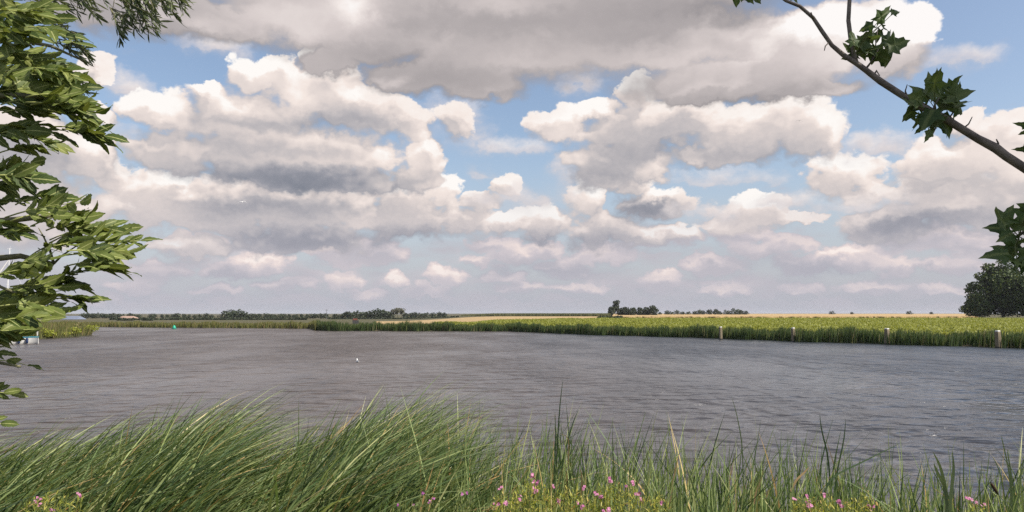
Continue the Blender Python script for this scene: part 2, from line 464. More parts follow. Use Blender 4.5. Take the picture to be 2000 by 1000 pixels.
def leaf_mat(name, stops, under=None, rib=None, trans=0.35, rough=0.5, noise=0.0, spec=0.35):
    """foliage: colour per leaf, paler underside, light midrib, some light passing through"""
    m_, N = material(name)
    g = N.new('ShaderNodeNewGeometry')
    col = N.ramp(g.outputs['Random Per Island'], stops)
    if under is not None:
        col = N.mix(g.outputs['Backfacing'], col, N.mix(0.45, col, under))
    if noise:
        n = N.noise(objpos(N), noise, 3.0, 0.6)
        col = N.mix(N.remap(n, 0.35, 0.7, 0.0, 0.5), col, N.v('SCALE', col, 0.6))
    if rib is not None:
        uv = N.new('ShaderNodeTexCoord').outputs['UV']
        u, v_, _ = N.sep(uv)
        mid = N.remap(N.m('ABSOLUTE', u), 0.04, 0.16, 1.0, 0.0)
        vein = N.m('ABSOLUTE', N.m('SINE', N.m('MULTIPLY', N.m('SUBTRACT', v_, N.m('MULTIPLY', N.m('ABSOLUTE', u), 0.22)), 26.0)))
        vein = N.remap(vein, 0.0, 0.25, 0.35, 0.0)
        col = N.mix(N.m('MAXIMUM', mid, vein), col, rib)
    p = principled(N, col, rough, spec=spec)
    tr = N.new('ShaderNodeBsdfTranslucent')
    N._in(tr.inputs['Color'], N.v('MULTIPLY', col, (1.15, 1.15, 0.65)))
    mx = N.new('ShaderNodeMixShader'); mx.inputs[0].default_value = trans
    N.t.links.new(p, mx.inputs[1]); N.t.links.new(tr.outputs[0], mx.inputs[2])
    return finish(m_, N, mx.outputs[0])

def plain(name, col, rough=0.6, var=0.25, scale=4.0, bump=0.2, dist=0.01, col2=None, spec=0.4):
    m_, N = material(name)
    pos = objpos(N)
    n = N.noise(pos, scale, 5.0, 0.6)
    c = N.mix(N.remap(n, 0.3, 0.7), col, col2 if col2 else tuple(q * (1 - var) for q in col))
    return finish(m_, N, principled(N, c, rough, n, bump, dist, spec))

# ------------------------------------------------------------------ setting: water and land
SHORE_PX = [(-2600, 637.2), (-900, 637.3), (-200, 637.6), (170, 638.4), (340, 640.0), (560, 641.3), (606, 641.8), (616, 645.2), (640, 646.3), (740, 646.3), (860, 646.8),
            (1000, 647.4), (1060, 650.2), (1150, 654), (1300, 658), (1400, 661), (1550, 667), (1732, 672.5), (1850, 676), (2000, 680.5), (2200, 687), (2600, 700), (3400, 724), (5200, 760)]
def depth_of(py, z=0.0):
    return at(1000, py, z).y
_sx = np.array([p[0] for p in SHORE_PX], float)
_sd = np.array([depth_of(p[1]) for p in SHORE_PX])
def shore(px):
    return np.interp(px, _sx, _sd)
def smooth(x, a, b):
    t = np.clip((np.asarray(x, float) - a) / (b - a), 0, 1)
    return t * t * (3 - 2 * t)
def land_z(px, D):
    t = D - shore(px)
    z = np.interp(t, [-4, 0, 0.6, 2, 5, 12], [-1.2, -0.3, 0.12, 0.4, 0.8, 1.0])
    pf = (1 - smooth(px, 760, 985)) * smooth(t, 16, 46)
    return z * (1 - pf) + (-1.25) * pf
def land_pt(px, D, dz=0.0):
    px = np.asarray(px, float); D = np.asarray(D, float)
    return np.stack([(px - 1000) / FX * D, D, land_z(px, D) + dz], -1)

def land_patch(name, pxs, d0, d1, rows, mat, dz, power=1.6, wob=0.0):
    pxs = np.asarray(pxs, float)
    a = np.array([d0(p) for p in pxs]); b = np.array([d1(p) for p in pxs])
    t = np.linspace(0, 1, rows) ** power
    D = a[:, None] + (b - a)[:, None] * t[None, :]
    PX = np.repeat(pxs[:, None], rows, 1)
    P = land_pt(PX, D, dz)
    if wob: P[..., 2] += rng.normal(0, wob, P.shape[:2])
    return grid_mesh(name, P[None], mat)

def ground_mat(name, a, b, scale, c=None, bump=0.5, dist=0.05, rows=None):
    m_, N = material(name)
    pos = objpos(N)
    n = N.noise(pos, scale, 6.0, 0.62)
    col = N.mix(N.remap(n, 0.32, 0.68), a, b)
    if c is not None:
        n2 = N.noise(pos, scale * 0.08, 4.0, 0.55)
        col = N.mix(N.remap(n2, 0.45, 0.65, 0.0, 0.7), col, c)
    return finish(m_, N, principled(N, col, 0.9, n, bump, dist, 0.1))

M = {}
M['earth'] = ground_mat('earth_and_grass', (0.055, 0.06, 0.025), (0.10, 0.095, 0.045), 0.35, (0.07, 0.07, 0.03))
M['bank'] = ground_mat('bank_soil', (0.035, 0.045, 0.018), (0.06, 0.055, 0.03), 3.0)
M['stubble'] = ground_mat('stubble', (0.42, 0.30, 0.16), (0.33, 0.235, 0.12), 0.5, (0.38, 0.29, 0.15))
M['cropsoil'] = ground_mat('crop_ground', (0.13, 0.15, 0.03), (0.09, 0.11, 0.025), 1.0)
M['polder'] = ground_mat('polder_ground', (0.10, 0.085, 0.05), (0.075, 0.08, 0.04), 0.05, (0.12, 0.10, 0.06))

def water_material():
    m_, N = material('river_water')
    pos = objpos(N)
    rot = N.new('ShaderNodeVectorRotate', rotation_type='Z_AXIS')
    N._in(rot.inputs['Vector'], pos); rot.inputs['Angle'].default_value = math.radians(-14)
    wp = N.v('MULTIPLY', rot.outputs[0], (0.6, 1.0, 1.0))
    n1 = N.noise(wp, 1.25, 4.0, 0.46, dist=0.6)
    n2 = N.noise(N.v('MULTIPLY', rot.outputs[0], (0.7, 1.1, 1.0)), 0.42, 3.0, 0.55)
    gust = N.noise(N.v('MULTIPLY', pos, (0.5, 0.22, 1.0)), 0.16, 5.0, 0.62)
    g = N.remap(gust, 0.34, 0.66, 0.40, 1.6)
    crest = N.m('SUBTRACT', 1.0, N.m('ABSOLUTE', N.m('MULTIPLY_ADD', n1, 4.0, -2.0)))      # short steep crests
    h = N.m('MULTIPLY', N.m('MULTIPLY_ADD', crest, 0.09, N.m('MULTIPLY_ADD', n2, 1.4, N.m('MULTIPLY', n1, 0.8))), g)
    b = N.new('ShaderNodeBsdfPrincipled')
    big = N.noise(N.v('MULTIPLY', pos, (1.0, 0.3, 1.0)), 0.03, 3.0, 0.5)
    # body colour browner on the left; bluer on the right, painting in reflected sky
    sky_tint = N.m('ADD', N.sep(pos)[0], N.m('MULTIPLY', N.m('SUBTRACT', big, 0.5), 30.0))
    N._in(b.inputs['Base Color'], N.mix(N.remap(sky_tint, -6.0, 14.0), (0.068, 0.056, 0.050), (0.040, 0.046, 0.056)))
    # open, windier water carries finer wavelets than the lee of the near reeds
    N._in(b.inputs['Roughness'], N.m('MULTIPLY', N.remap(N.sep(pos)[1], 10.0, 75.0, 0.20, 0.34), N.remap(gust, 0.34, 0.66, 0.65, 1.2)))
    b.inputs['IOR'].default_value = 1.333
    bn = N.new('ShaderNodeBump'); bn.inputs['Strength'].default_value = 1.0; bn.inputs['Distance'].default_value = 0.42
    N._in(bn.inputs['Height'], h); N.t.links.new(bn.outputs[0], b.inputs['Normal'])
    return finish(m_, N, b.outputs[0])
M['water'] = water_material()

def build_setting():
    # river
    pxs = np.concatenate([np.linspace(-9000, -700, 30), np.linspace(-650, 2700, 200), np.linspace(2750, 9000, 30)])
    t = np.linspace(0, 1, 24) ** 1.8
    S_ = shore(pxs) + 0.9
    D = 4.0 + (S_ - 4.0)[:, None] * t[None, :]
    X = (pxs[:, None] - 1000) / FX * D
    P = np.stack([X, D, np.zeros_like(D)], -1)
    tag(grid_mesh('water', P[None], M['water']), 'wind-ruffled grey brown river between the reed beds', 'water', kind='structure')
    # far land, one sheet to the horizon
    ts = np.array([-4, -1.5, 0, 0.6, 2, 3.5, 5, 8, 12, 16, 22, 30, 38, 46, 70, 110, 170, 260, 400, 650, 1100, 2200, 5000, 12000.0])
    pxs = np.concatenate([np.linspace(-9000, -700, 30), np.linspace(-650, 2700, 300), np.linspace(2750, 9000, 30)])
    PX = np.repeat(pxs[:, None], len(ts), 1)
    D = shore(PX) + ts[None, :]
    tag(grid_mesh('ground', land_pt(PX, D)[None], M['polder']), 'flat farmland reaching to the horizon', 'land', kind='structure')
    # near bank the viewer stands on
    xs = np.linspace(-400, 400, 201); xs = np.sign(xs) * np.abs(xs) ** 1.6 / 400 ** 0.6
    ys = np.array([-300, -60, -10, 0, 2, 3.5, 5, 6, 7, 8, 9, 10.5, 13, 18, 30.0])
    zs = np.interp(ys, [-300, 2, 5, 8.4, 10, 14, 30], [1.7, 1.6, 0.95, 0.1, -0.35, -0.9, -1.4])
    X, Y = np.meshgrid(xs, ys)
    Z = np.repeat(zs[:, None], len(xs), 1) + 0.05 * np.sin(X * 1.7) * np.cos(Y * 1.3)
    tag(grid_mesh('bank', np.stack([X, Y, Z], -1)[None], M['bank']), 'grassy bank sloping into the water', 'bank', kind='structure')
build_setting()
def bank_z(y):
    return float(np.interp(y, [-300, 2, 5, 8.4, 10, 14, 30], [1.7, 1.6, 0.95, 0.1, -0.35, -0.9, -1.4]))

# ------------------------------------------------------------------ fields
def fields():
    # low leafy crop on the right bank
    crop_far = lambda p: float(np.interp(p, [830, 920, 1000, 1100, 1200, 1240, 3000], [160, 190, 235, 290, 318, 320, 320]))
    crop_near = lambda p: float(shore(p)) + 7.0
    land_patch('crop_field', np.linspace(840, 2700, 220), crop_near, crop_far, 40, M['cropsoil'], 0.03, 1.4)['kind'] = 'structure'
    n = 150000
    px = rng.uniform(850, 2250, n)
    a = shore(px) + 4.5
    b = np.interp(px, [830, 920, 1000, 1100, 1200, 1240, 3000], [160, 190, 235, 290, 318, 320, 320])
    u = rng.uniform(0, 1, n) ** 1.25
    D = a + (b - a) * u
    P = land_pt(px, D)
    hgt = rng.uniform(0.15, 0.55, n) * (0.75 + 0.35 * np.sin(P[:, 0] * 0.5 + P[:, 1] * 0.23) * np.sin(P[:, 1] * 0.31))
    P[:, 2] += hgt
    s = rng.uniform(0.10, 0.20, n) * (0.8 + D / 300)
    yaw = rng.uniform(0, 6.283, n); tilt = rng.normal(0.0, 0.38, n) + 0.35
    ax = np.stack([np.cos(yaw), np.sin(yaw), np.zeros(n)], -1)
    nr = np.stack([-np.sin(yaw), np.cos(yaw), np.zeros(n)], -1)
    ay = nr * np.cos(tilt)[:, None]; ay[:, 2] += np.sin(tilt)
    Q = np.zeros((n, 2, 2, 3))
    for i, vv in enumerate((0.0, 1.0)):
        for j, uu in enumerate((-0.42, 0.42)):
            Q[:, i, j] = P + ax * (uu * s)[:, None] * (1.0 if i == 0 else 0.7) + ay * ((vv - 0.5) * 1.5 * s)[:, None]
    o = grid_mesh('crop_plants', Q, M['crop'])
    tag(o, 'yellow green leafy crop covering the field behind the right bank reeds', 'crop', kind='stuff')
    # ripe wheat behind it
    wf = lambda p: 322.0
    px_w = np.linspace(1196, 1905, 160)
    P = []
    rows = np.array([322.0, 322.05, 323, 340, 400, 520, 800, 1400, 2600])
    PX = np.repeat(px_w[:, None], len(rows), 1)
    D = np.repeat(rows[None, :], len(px_w), 0) + rng.normal(0, 0.5, PX.shape)
    Z = land_pt(PX, D)
    Z[:, 1:, 2] += 0.86; Z[:, 2:4, 2] += rng.normal(0, 0.05, Z[:, 2:4, 2].shape)
    tag(grid_mesh('wheat_field', Z[None], M['wheat']), 'strip of ripe golden wheat behind the green crop', 'wheat field', kind='structure')
    n = 14000
    px = rng.uniform(1190, 1910, n); D = 321.5 + rng.uniform(0, 1, n) ** 2 * 60
    P = land_pt(px, D); h = rng.uniform(0.75, 1.1, n)
    blades('wheat', P, h, rng.normal(0.1, 0.1, n), rng.uniform(0.08, 0.2, n), M['wheat_ears'], 2, label='ripe golden wheat stalks along the front of the wheat strip', cat='wheat')
    # stubble and maize on the left of it
    land_patch('stubble_field', np.linspace(735, 1192, 120), lambda p: crop_far(p) - 4 if p > 850 else float(np.interp(p, [735, 850], [255, 168])), lambda p: float(np.interp(p, [735, 860, 930], [425, 455, 545])), 30, M['stubble'], 0.05, 1.5)['kind'] = 'structure'
    n = 26000
    px = rng.uniform(900, 1192, n)
    d0 = np.interp(px, [900, 930, 1192], [760, 640, 546])
    D = d0 + rng.uniform(0, 1, n) ** 1.6 * 260
    P = land_pt(px, D); h = rng.uniform(1.7, 2.5, n) * np.interp(px, [900, 960], [0.6, 1.0])
    blades('maize', P, h, rng.normal(0, 0.15, n), rng.uniform(0.18, 0.4, n), M['maize'], 2, label='dull green maize standing beyond the tan stubble', cat='maize')

def blades(name, P, h, lean, width, mat, rows=3, label=None, cat=None, lean_dir=None, parent=None, taper=2.0, bow=2.0, kind='stuff', sway=0.0, yaw_sd=0.9):
    """upright leaves, each a narrow ribbon that leans with the wind"""
    n = len(P)
    s = np.linspace(0, 1, rows + 1)
    yaw = rng.normal(0, yaw_sd, n)
    wd = np.stack([np.cos(yaw), np.sin(yaw), np.zeros(n)], -1)
    ld = np.zeros((n, 3)); a = rng.normal(0, 0.35, n) if lean_dir is None else lean_dir
    ld[:, 0] = np.cos(a); ld[:, 1] = np.sin(a)
    lean = np.asarray(lean)
    ang = np.clip(lean, -1.5, 1.5)
    Q = np.zeros((n, rows + 1, 2, 3))
    cur = P.copy(); 
    step = h / rows
    for i, si in enumerate(s):
        if i > 0:
            sm = (s[i] + s[i - 1]) / 2
            th = ang * (0.25 + 0.75 * sm ** (bow - 1)) + sway * np.sin(sm * 5 + yaw * 3) * sm
            cur = cur + ld * (np.sin(th) * step)[:, None] + np.array([0, 0, 1.0]) * (np.cos(th) * step)[:, None]
        w = width * (0.75 + 0.25 * min(1, si * 4)) * max(0.04, 1 - si ** taper)
        tw = yaw * 0 + 0.7 * si
        wv = wd * np.cos(tw)[:, None] + np.cross(np.array([0, 0, 1.0]), wd) * np.sin(tw)[:, None]
        Q[:, i, 0] = cur - wv * (w / 2)[:, None]
        Q[:, i, 1] = cur + wv * (w / 2)[:, None]
    UV = np.zeros((n, rows + 1, 2, 2)); UV[:, :, 0, 0] = -1; UV[:, :, 1, 0] = 1; UV[..., 1] = s[None, :, None]
    o = grid_mesh(name, Q, mat, UV, parent=parent)
    if label: tag(o, label, cat, kind=kind)
    return o

G = lambda *c: tuple(c)
M['crop'] = leaf_mat('crop_leaf', [(0.0, G(.17, .19, .030)), (0.5, G(.25, .265, .045)), (0.85, G(.32, .325, .07)), (1.0, G(.22, .23, .04))], trans=0.3, rough=0.55)
M['wheat'] = ground_mat('ripe_wheat', (0.46, 0.33, 0.17), (0.36, 0.25, 0.12), 0.8, (0.40, 0.30, 0.16))
M['wheat_ears'] = leaf_mat('wheat_ears', [(0.0, G(.50, .36, .18)), (0.5, G(.42, .29, .14)), (0.93, G(.52, .40, .22)), (1.0, G(.22, .19, .08))], trans=0.2, rough=0.8)
M['maize'] = leaf_mat('maize_leaf', [(0.0, G(.10, .11, .04)), (0.6, G(.14, .15, .06)), (1.0, G(.19, .17, .08))], trans=0.2, rough=0.7)
M['far_reed'] = leaf_mat('far_reed_leaf', [(0.0, G(.032, .058, .018)), (0.4, G(.058, .096, .028)), (0.75, G(.10, .14, .042)), (0.92, G(.16, .18, .06)), (1.0, G(.24, .20, .11))], trans=0.3, rough=0.6)
M['left_reed'] = leaf_mat('left_reed_leaf', [(0.0, G(.09, .105, .03)), (0.4, G(.16, .17, .05)), (0.75, G(.22, .21, .07)), (1.0, G(.26, .19, .10))], trans=0.3, rough=0.6)
M['near_reed'] = leaf_mat('near_reed_leaf', [(0.0, G(.040, .075, .030)), (0.20, G(.085, .140, .050)), (0.43, G(.15, .215, .075)), (0.66, G(.24, .30, .115)), (0.87, G(.36, .42, .17)), (0.945, G(.47, .47, .22)), (0.97, G(.62, .45, .20)), (0.985, G(.55, .34, .14)), (1.0, G(.20, .25, .10))], trans=0.24, rough=0.45, spec=0.4)
M['shrub_lime'] = leaf_mat('lime_shrub_leaf', [(0.0, G(.20, .24, .03)), (0.5, G(.30, .33, .045)), (1.0, G(.38, .38, .07))], trans=0.3)
fields()

def far_reeds():
    def bed(name, n, p0, p1, top_f, mat, label, depth=4.2, wid=(0.05, 0.12)):
        pp = np.linspace(p0, p1, 400)
        x = (pp - 1000) / FX * shore(pp); y = shore(pp)
        seg = np.hypot(np.diff(x), np.diff(y)); cum = np.concatenate([[0], np.cumsum(seg)])
        q = rng.uniform(0, cum[-1], n)
        px = np.interp(q, cum, pp)
        # lumpy edge: reeds push out in tongues
        tongue = 0.55 * np.sin(q * 0.55) + 0.4 * np.sin(q * 1.3 + 1.0) + 0.25 * np.sin(q * 3.1)
        D = shore(px) - 0.4 + tongue * 0.95 + rng.uniform(0, 1, n) ** 1.5 * depth
        P = land_pt(px, D); P[:, 2] = np.maximum(P[:, 2], -0.1)
        top = np.interp(px, *top_f)
        clump = 0.86 + 0.11 * np.sin(q * 0.9 + 2) + 0.08 * np.sin(q * 2.3) + 0.10 * np.sin(q * 0.31 + 1) + 0.06 * np.sin(q * 5.1)
        h = np.maximum(0.5, (top - P[:, 2])) * clump * rng.uniform(0.62, 1.08, n)
        lean = rng.normal(0.22, 0.16, n)
        return blades(name, P, h, lean, rng.uniform(*wid, n), mat, 3, label, 'reeds', taper=2.4)
    TOP = ([-900, 170, 500, 600, 620, 860, 1000, 1150, 1400, 1700, 2000, 2600], [1.35, 1.4, 1.5, 1.55, 1.95, 1.8, 1.62, 1.6, 1.7, 1.75, 1.75, 1.75])
    bed('reeds', 26000, 617, 2500, TOP, M['far_reed'], 'dark green reeds along the water edge of the opposite bank')
    bed('reeds', 13000, -500, 616, TOP, M['left_reed'], 'paler reeds along the farthest shore behind the green buoy', 5.0, (0.08, 0.18))
far_reeds()

# ------------------------------------------------------------------ reeds on the near shore
def near_reeds():
    ENV = ([-300, -80, 0, 90, 170, 250, 320, 400, 460, 510, 560, 610, 670, 720, 780, 830, 880, 950, 1050, 1150, 1250, 1400, 1550, 1700, 1800, 1900, 2000, 2100, 2500],
           [835, 840, 838, 836, 838, 806, 778, 762, 776, 812, 842, 822, 796, 776, 762, 778, 792, 822, 815, 815, 825, 838, 845, 852, 868, 880, 872, 872, 872])
    def top_z(px):
        return CAM_Z - (np.interp(px, *ENV) - HORIZON) / FX * 11.4
    def stand(name, n, px, D, mat, label, lean_mu, lean_sd, wid, rel, bow=2.2):
        x = (px - 1000) / FX * D
        zb = np.interp(D, [5, 8.4, 10, 14], [0.95, 0.1, -0.1, -0.1])
        P = np.stack([x, D, zb], -1)
        lean = rng.normal(0, 1, n) * lean_sd + lean_mu + np.where(rng.uniform(0, 1, n) < .10, rng.uniform(.3, .9, n) * rng.choice([-1, 1], n), 0)
        tip = px + 1.75 * np.sin(np.clip(lean, -1.3, 1.3) * 0.6) / D * FX      # where the bent top ends up
        h = (top_z(tip) - zb) * rel / np.cos(np.clip(np.abs(lean), 0, 1.35) * 0.66)
        return blades(name, P, h, lean, wid, mat, 8, label, 'reeds', lean_dir=rng.normal(0.0, 0.5, n), taper=3.0, bow=bow, sway=0.07, yaw_sd=1.3)
    # dense stand, bent over by the wind, lower part of the frame on the left
    n = 8600
    px = rng.uniform(-480, 880, n)
    dens = np.interp(px, [-480, -100, 60, 200, 300, 370, 430, 520, 660, 760, 880], [0.8, 0.8, 0.75, 1.0, 1.0, 0.62, 0.55, 0.95, 1.0, 0.7, 0.2])
    keep = rng.uniform(0, 1, n) < dens
    px = px[keep]; n = len(px)
    D = 7.9 + 4.6 * rng.beta(1.3, 1.0, n)
    cl = 0.90 + 0.10 * np.sin(px * 0.031 + D * 1.7) * np.sin(D * 2.3 + px * 0.011)
    rel = np.clip(rng.normal(0.96, 0.12, n), 0.5, 1.13) * cl
    mu = np.interp(px, [-260, 0, 200, 420, 520, 780, 900, 960], [1.25, 1.25, 1.28, 1.2, 1.15, 1.0, 0.6, 0.4])
    stand('reeds', n, px, D, M['near_reed'], 'dense green reeds bent over by the wind on the near shore', mu, 0.30, rng.uniform(0.017, 0.043, n), rel, 1.9)
    # sparser upright reeds to the right of it
    n = 5200
    px = rng.uniform(760, 2250, n)
    dens = np.interp(px, [760, 900, 1150, 1350, 1500, 1650, 1750, 1820, 1900, 2250], [0.5, 0.95, 1.0, 0.75, 0.7, 0.9, 0.55, 0.5, 0.6, 0.6])
    keep = rng.uniform(0, 1, n) < dens
    px = px[keep]; n = len(px)
    D = 8.2 + 3.6 * rng.uniform(0, 1, n)
    rel = np.clip(rng.normal(0.78, 0.20, n), 0.3, 1.18)
    mu = np.interp(px, [760, 900, 1000, 1300, 2250], [0.6, 0.4, 0.22, 0.10, 0.05])
    stand('reeds', n, px, D, M['near_reed'], 'sparse upright reeds standing in the shallow water on the near shore', mu, 0.32, rng.uniform(0.013, 0.032, n), rel, 1.8)
near_reeds()

M['tan_blade'] = leaf_mat('dead_reed_leaf', [(0.0, G(.52, .36, .17)), (1.0, G(.45, .30, .15))], trans=0.2)
M['dark_blade'] = leaf_mat('dark_reed_leaf', [(0.0, G(.06, .10, .045)), (1.0, G(.09, .14, .06))], trans=0.25)
M['pale_blade'] = leaf_mat('pale_reed_leaf', [(0.0, G(.20, .25, .12)), (1.0, G(.17, .22, .10))], trans=0.3)
M['cattail'] = plain('cattail_head', (0.07, 0.04, 0.02), 0.95, 0.4, 60, 0.6, 0.004)

def single_blade(s, pts, w, D):
    """one long leaf through photo points at depth D; w in photo pixels"""
    P = [at_depth(x, y, D) for x, y in pts]
    k = D / FX
    n = 10
    out, uv = [], []
    tot = len(P) - 1
    for i in range(n + 1):
        t = i / n * tot; a = min(int(t), tot - 1); f = t - a
        p0, p1, p2, p3 = P[max(a - 1, 0)], P[a], P[a + 1], P[min(a + 2, tot)]
        q = 0.5 * ((2 * p1) + (p2 - p0) * f + (2 * p0 - 5 * p1 + 4 * p2 - p3) * f * f + (3 * p1 - p0 - 3 * p2 + p3) * f ** 3)
        t_ = (P[a + 1] - P[a]).normalized()
        side = t_.cross(Vector((0, 1, 0.15))).normalized()
        ww = w * k * (0.7 + 0.3 * min(1, i / 3)) * max(0.03, 1 - (i / n) ** 3) / 2
        out += [tuple(q - side * ww), tuple(q + side * ww + Vector((0, ww * 0.8, 0)))]
        uv += [(-1, i / n), (1, i / n)]
    s.add(out, [(2 * i, 2 * i + 1, 2 * i + 3, 2 * i + 2) for i in range(n)], uv)

def special_reeds():
    for label, mat, w, D, leaves in [
        ('tallest dark reed blade rising alone over the water, beside the tan bent one', 'dark_blade', 6, 9.6, [[(1080, 1010), (1087, 900), (1093, 800), (1100, 737)], [(1076, 1010), (1082, 930), (1085, 860), (1084, 800)], [(1086, 1010), (1100, 900), (1118, 830), (1130, 800)]]),
        ('long dead tan reed leaf with a hooked top in the near reeds', 'tan_blade', 5, 9.2, [[(1103, 1000), (1108, 930), (1111, 870), (1106, 852), (1093, 848)]]),
        ('short dead tan reed leaf standing between the pink flower clumps', 'tan_blade', 6, 8.6, [[(1134, 1000), (1136, 955), (1136, 925), (1131, 915)]]),
        ('straight dead tan reed leaf leaning among sparse green reeds', 'tan_blade', 6, 9.2, [[(1308, 985), (1315, 940), (1322, 905), (1326, 885)]]),
        ('curved dead tan reed leaf close to the frame bottom, leaning to the right', 'tan_blade', 8, 8.6, [[(1473, 985), (1477, 965), (1483, 945), (1485, 930)]]),
        ('broad dead tan reed leaf arching above the yellow green flower clump', 'tan_blade', 8, 8.6, [[(1545, 960), (1556, 938), (1572, 922), (1581, 911)]]),
        ('tall slender reed stem tilted leftwards at its tip over open water', 'pale_blade', 4, 9.8, [[(1452, 1000), (1450, 880), (1440, 815), (1428, 772)], [(1448, 1010), (1441, 930), (1432, 880)], [(1455, 1010), (1462, 940), (1475, 890)]]),
        ('broad pale green reed plant with three wide leaves at the water', 'pale_blade', 12, 8.8, [[(1852, 1010), (1846, 950), (1836, 910), (1822, 882)], [(1854, 1010), (1860, 950), (1863, 915), (1860, 880)], [(1850, 1010), (1848, 960), (1830, 920), (1824, 905)]]),
        ('long reed stalk bent flat to the right across its neighbours', 'dark_blade', 7, 9.2, [[(1602, 990), (1625, 935), (1690, 900), (1766, 862)]]),
        ('tall dark reed blade with a pale stalk leaning left over the water', 'dark_blade', 6, 9.6, [[(1625, 1005), (1618, 900), (1605, 840), (1601, 808)], [(1628, 1005), (1634, 930), (1648, 860), (1652, 815)]]),
        ('thin reed bunch near the right edge with pale drooping tips', 'pale_blade', 5, 9.4, [[(1975, 1010), (1972, 930), (1960, 870), (1955, 850)], [(1978, 1010), (1975, 930), (1968, 880), (1976, 895)], [(1985, 1010), (1993, 940), (1999, 890)], [(1968, 1010), (1955, 930), (1938, 890)]])]:
        root = empty('reed_plant', at_depth(leaves[0][0][0], 1010, D))
        tag(root, label, 'reed')
        for lv in leaves:
            s = Soup(); single_blade(s, lv, w * .5, D)
            o = s.build('leaf', M[mat], None, True)
            o.parent = root; o.matrix_parent_inverse = root.matrix_world.inverted() if False else root.matrix_basis.inverted()
    root = empty('cattail', at_depth(1950, 1010, 8.8))
    tag(root, 'brown ragged cattail head on a bent stalk at the right edge', 'cattail')
    inv = root.matrix_basis.inverted()
    s = Soup(); s.tube([at_depth(1958, 1010, 8.8), at_depth(1962, 980, 8.8), at_depth(1950, 966, 8.8)], [0.006, 0.005, 0.004], 6)
    a = s.build('stalk', M['pale_blade'], root); a.matrix_parent_inverse = inv
    s = Soup(); s.tube([at_depth(x, y, 8.8) for x, y in ((1950, 967), (1946, 960), (1941, 952), (1937, 946), (1935, 942))], [0.004, 0.017, 0.02, 0.014, 0.003], 8)
    a = s.build('flower_head', M['cattail'], root, True); a.matrix_parent_inverse = inv
special_reeds()

# ------------------------------------------------------------------ pink willowherb on the bank
M['herb'] = leaf_mat('willowherb_leaf', [(0.0, G(.16, .20, .03)), (0.35, G(.30, .33, .05)), (0.75, G(.45, .43, .085)), (0.95, G(.55, .47, .13)), (1.0, G(.40, .20, .08))], trans=0.38)
M['herb_dark'] = leaf_mat('bank_herb_leaf', [(0.0, G(.08, .12, .03)), (0.6, G(.15, .19, .045)), (1.0, G(.24, .24, .08))], trans=0.3)
M['stem'] = plain('green_stem', (0.16, 0.19, 0.05), 0.7, 0.3, 30)
M['petal'] = leaf_mat('pink_petal', [(0.0, G(.42, .11, .27)), (0.6, G(.56, .20, .38)), (1.0, G(.68, .38, .50))], trans=0.3)
M['petal_purple'] = leaf_mat('purple_petal', [(0.0, G(.34, .08, .30)), (1.0, G(.50, .16, .42))], trans=0.3)

def leaf_quads(s, base, axis, nrm, L, W, bend=0.25):
    """lens-shaped narrow leaf"""
    side = axis.cross(nrm).normalized()
    pts, uv = [], []
    for i, (t, w) in enumerate(((0, .15), (.3, .9), (.6, 1.0), (.85, .55), (1, .03))):
        c = base + axis * (L * t) - nrm * (L * bend * t * t)
        pts += [tuple(c - side * (W * w / 2)), tuple(c + side * (W * w / 2))]
        uv += [(-1, t), (1, t)]
    s.add(pts, [(2 * i, 2 * i + 1, 2 * i + 3, 2 * i + 2) for i in range(4)], uv)

def rvec(k=1.0):
    return Vector((random.gauss(0, k), random.gauss(0, k), random.gauss(0, k)))

def flower_mesh(mat, name, parent, P, size, inv):
    s = Soup()
    for q in range(random.randint(3, 5)):
        c = P + rvec(size * 0.55)
        n = (Vector((0.2, -0.8, 0.55)) + rvec(0.35)).normalized()
        a = n.orthogonal().normalized(); b = n.cross(a)
        for k in range(4):
            ang = k * 1.5708 + random.uniform(-.2, .2)
            d = a * math.cos(ang) + b * math.sin(ang)
            leaf_quads(s, c, (d + n * 0.4).normalized(), n, size * 0.85, size * 0.75, 0.3)
    o = s.build(name, mat, parent); o.matrix_parent_inverse = inv
    return o

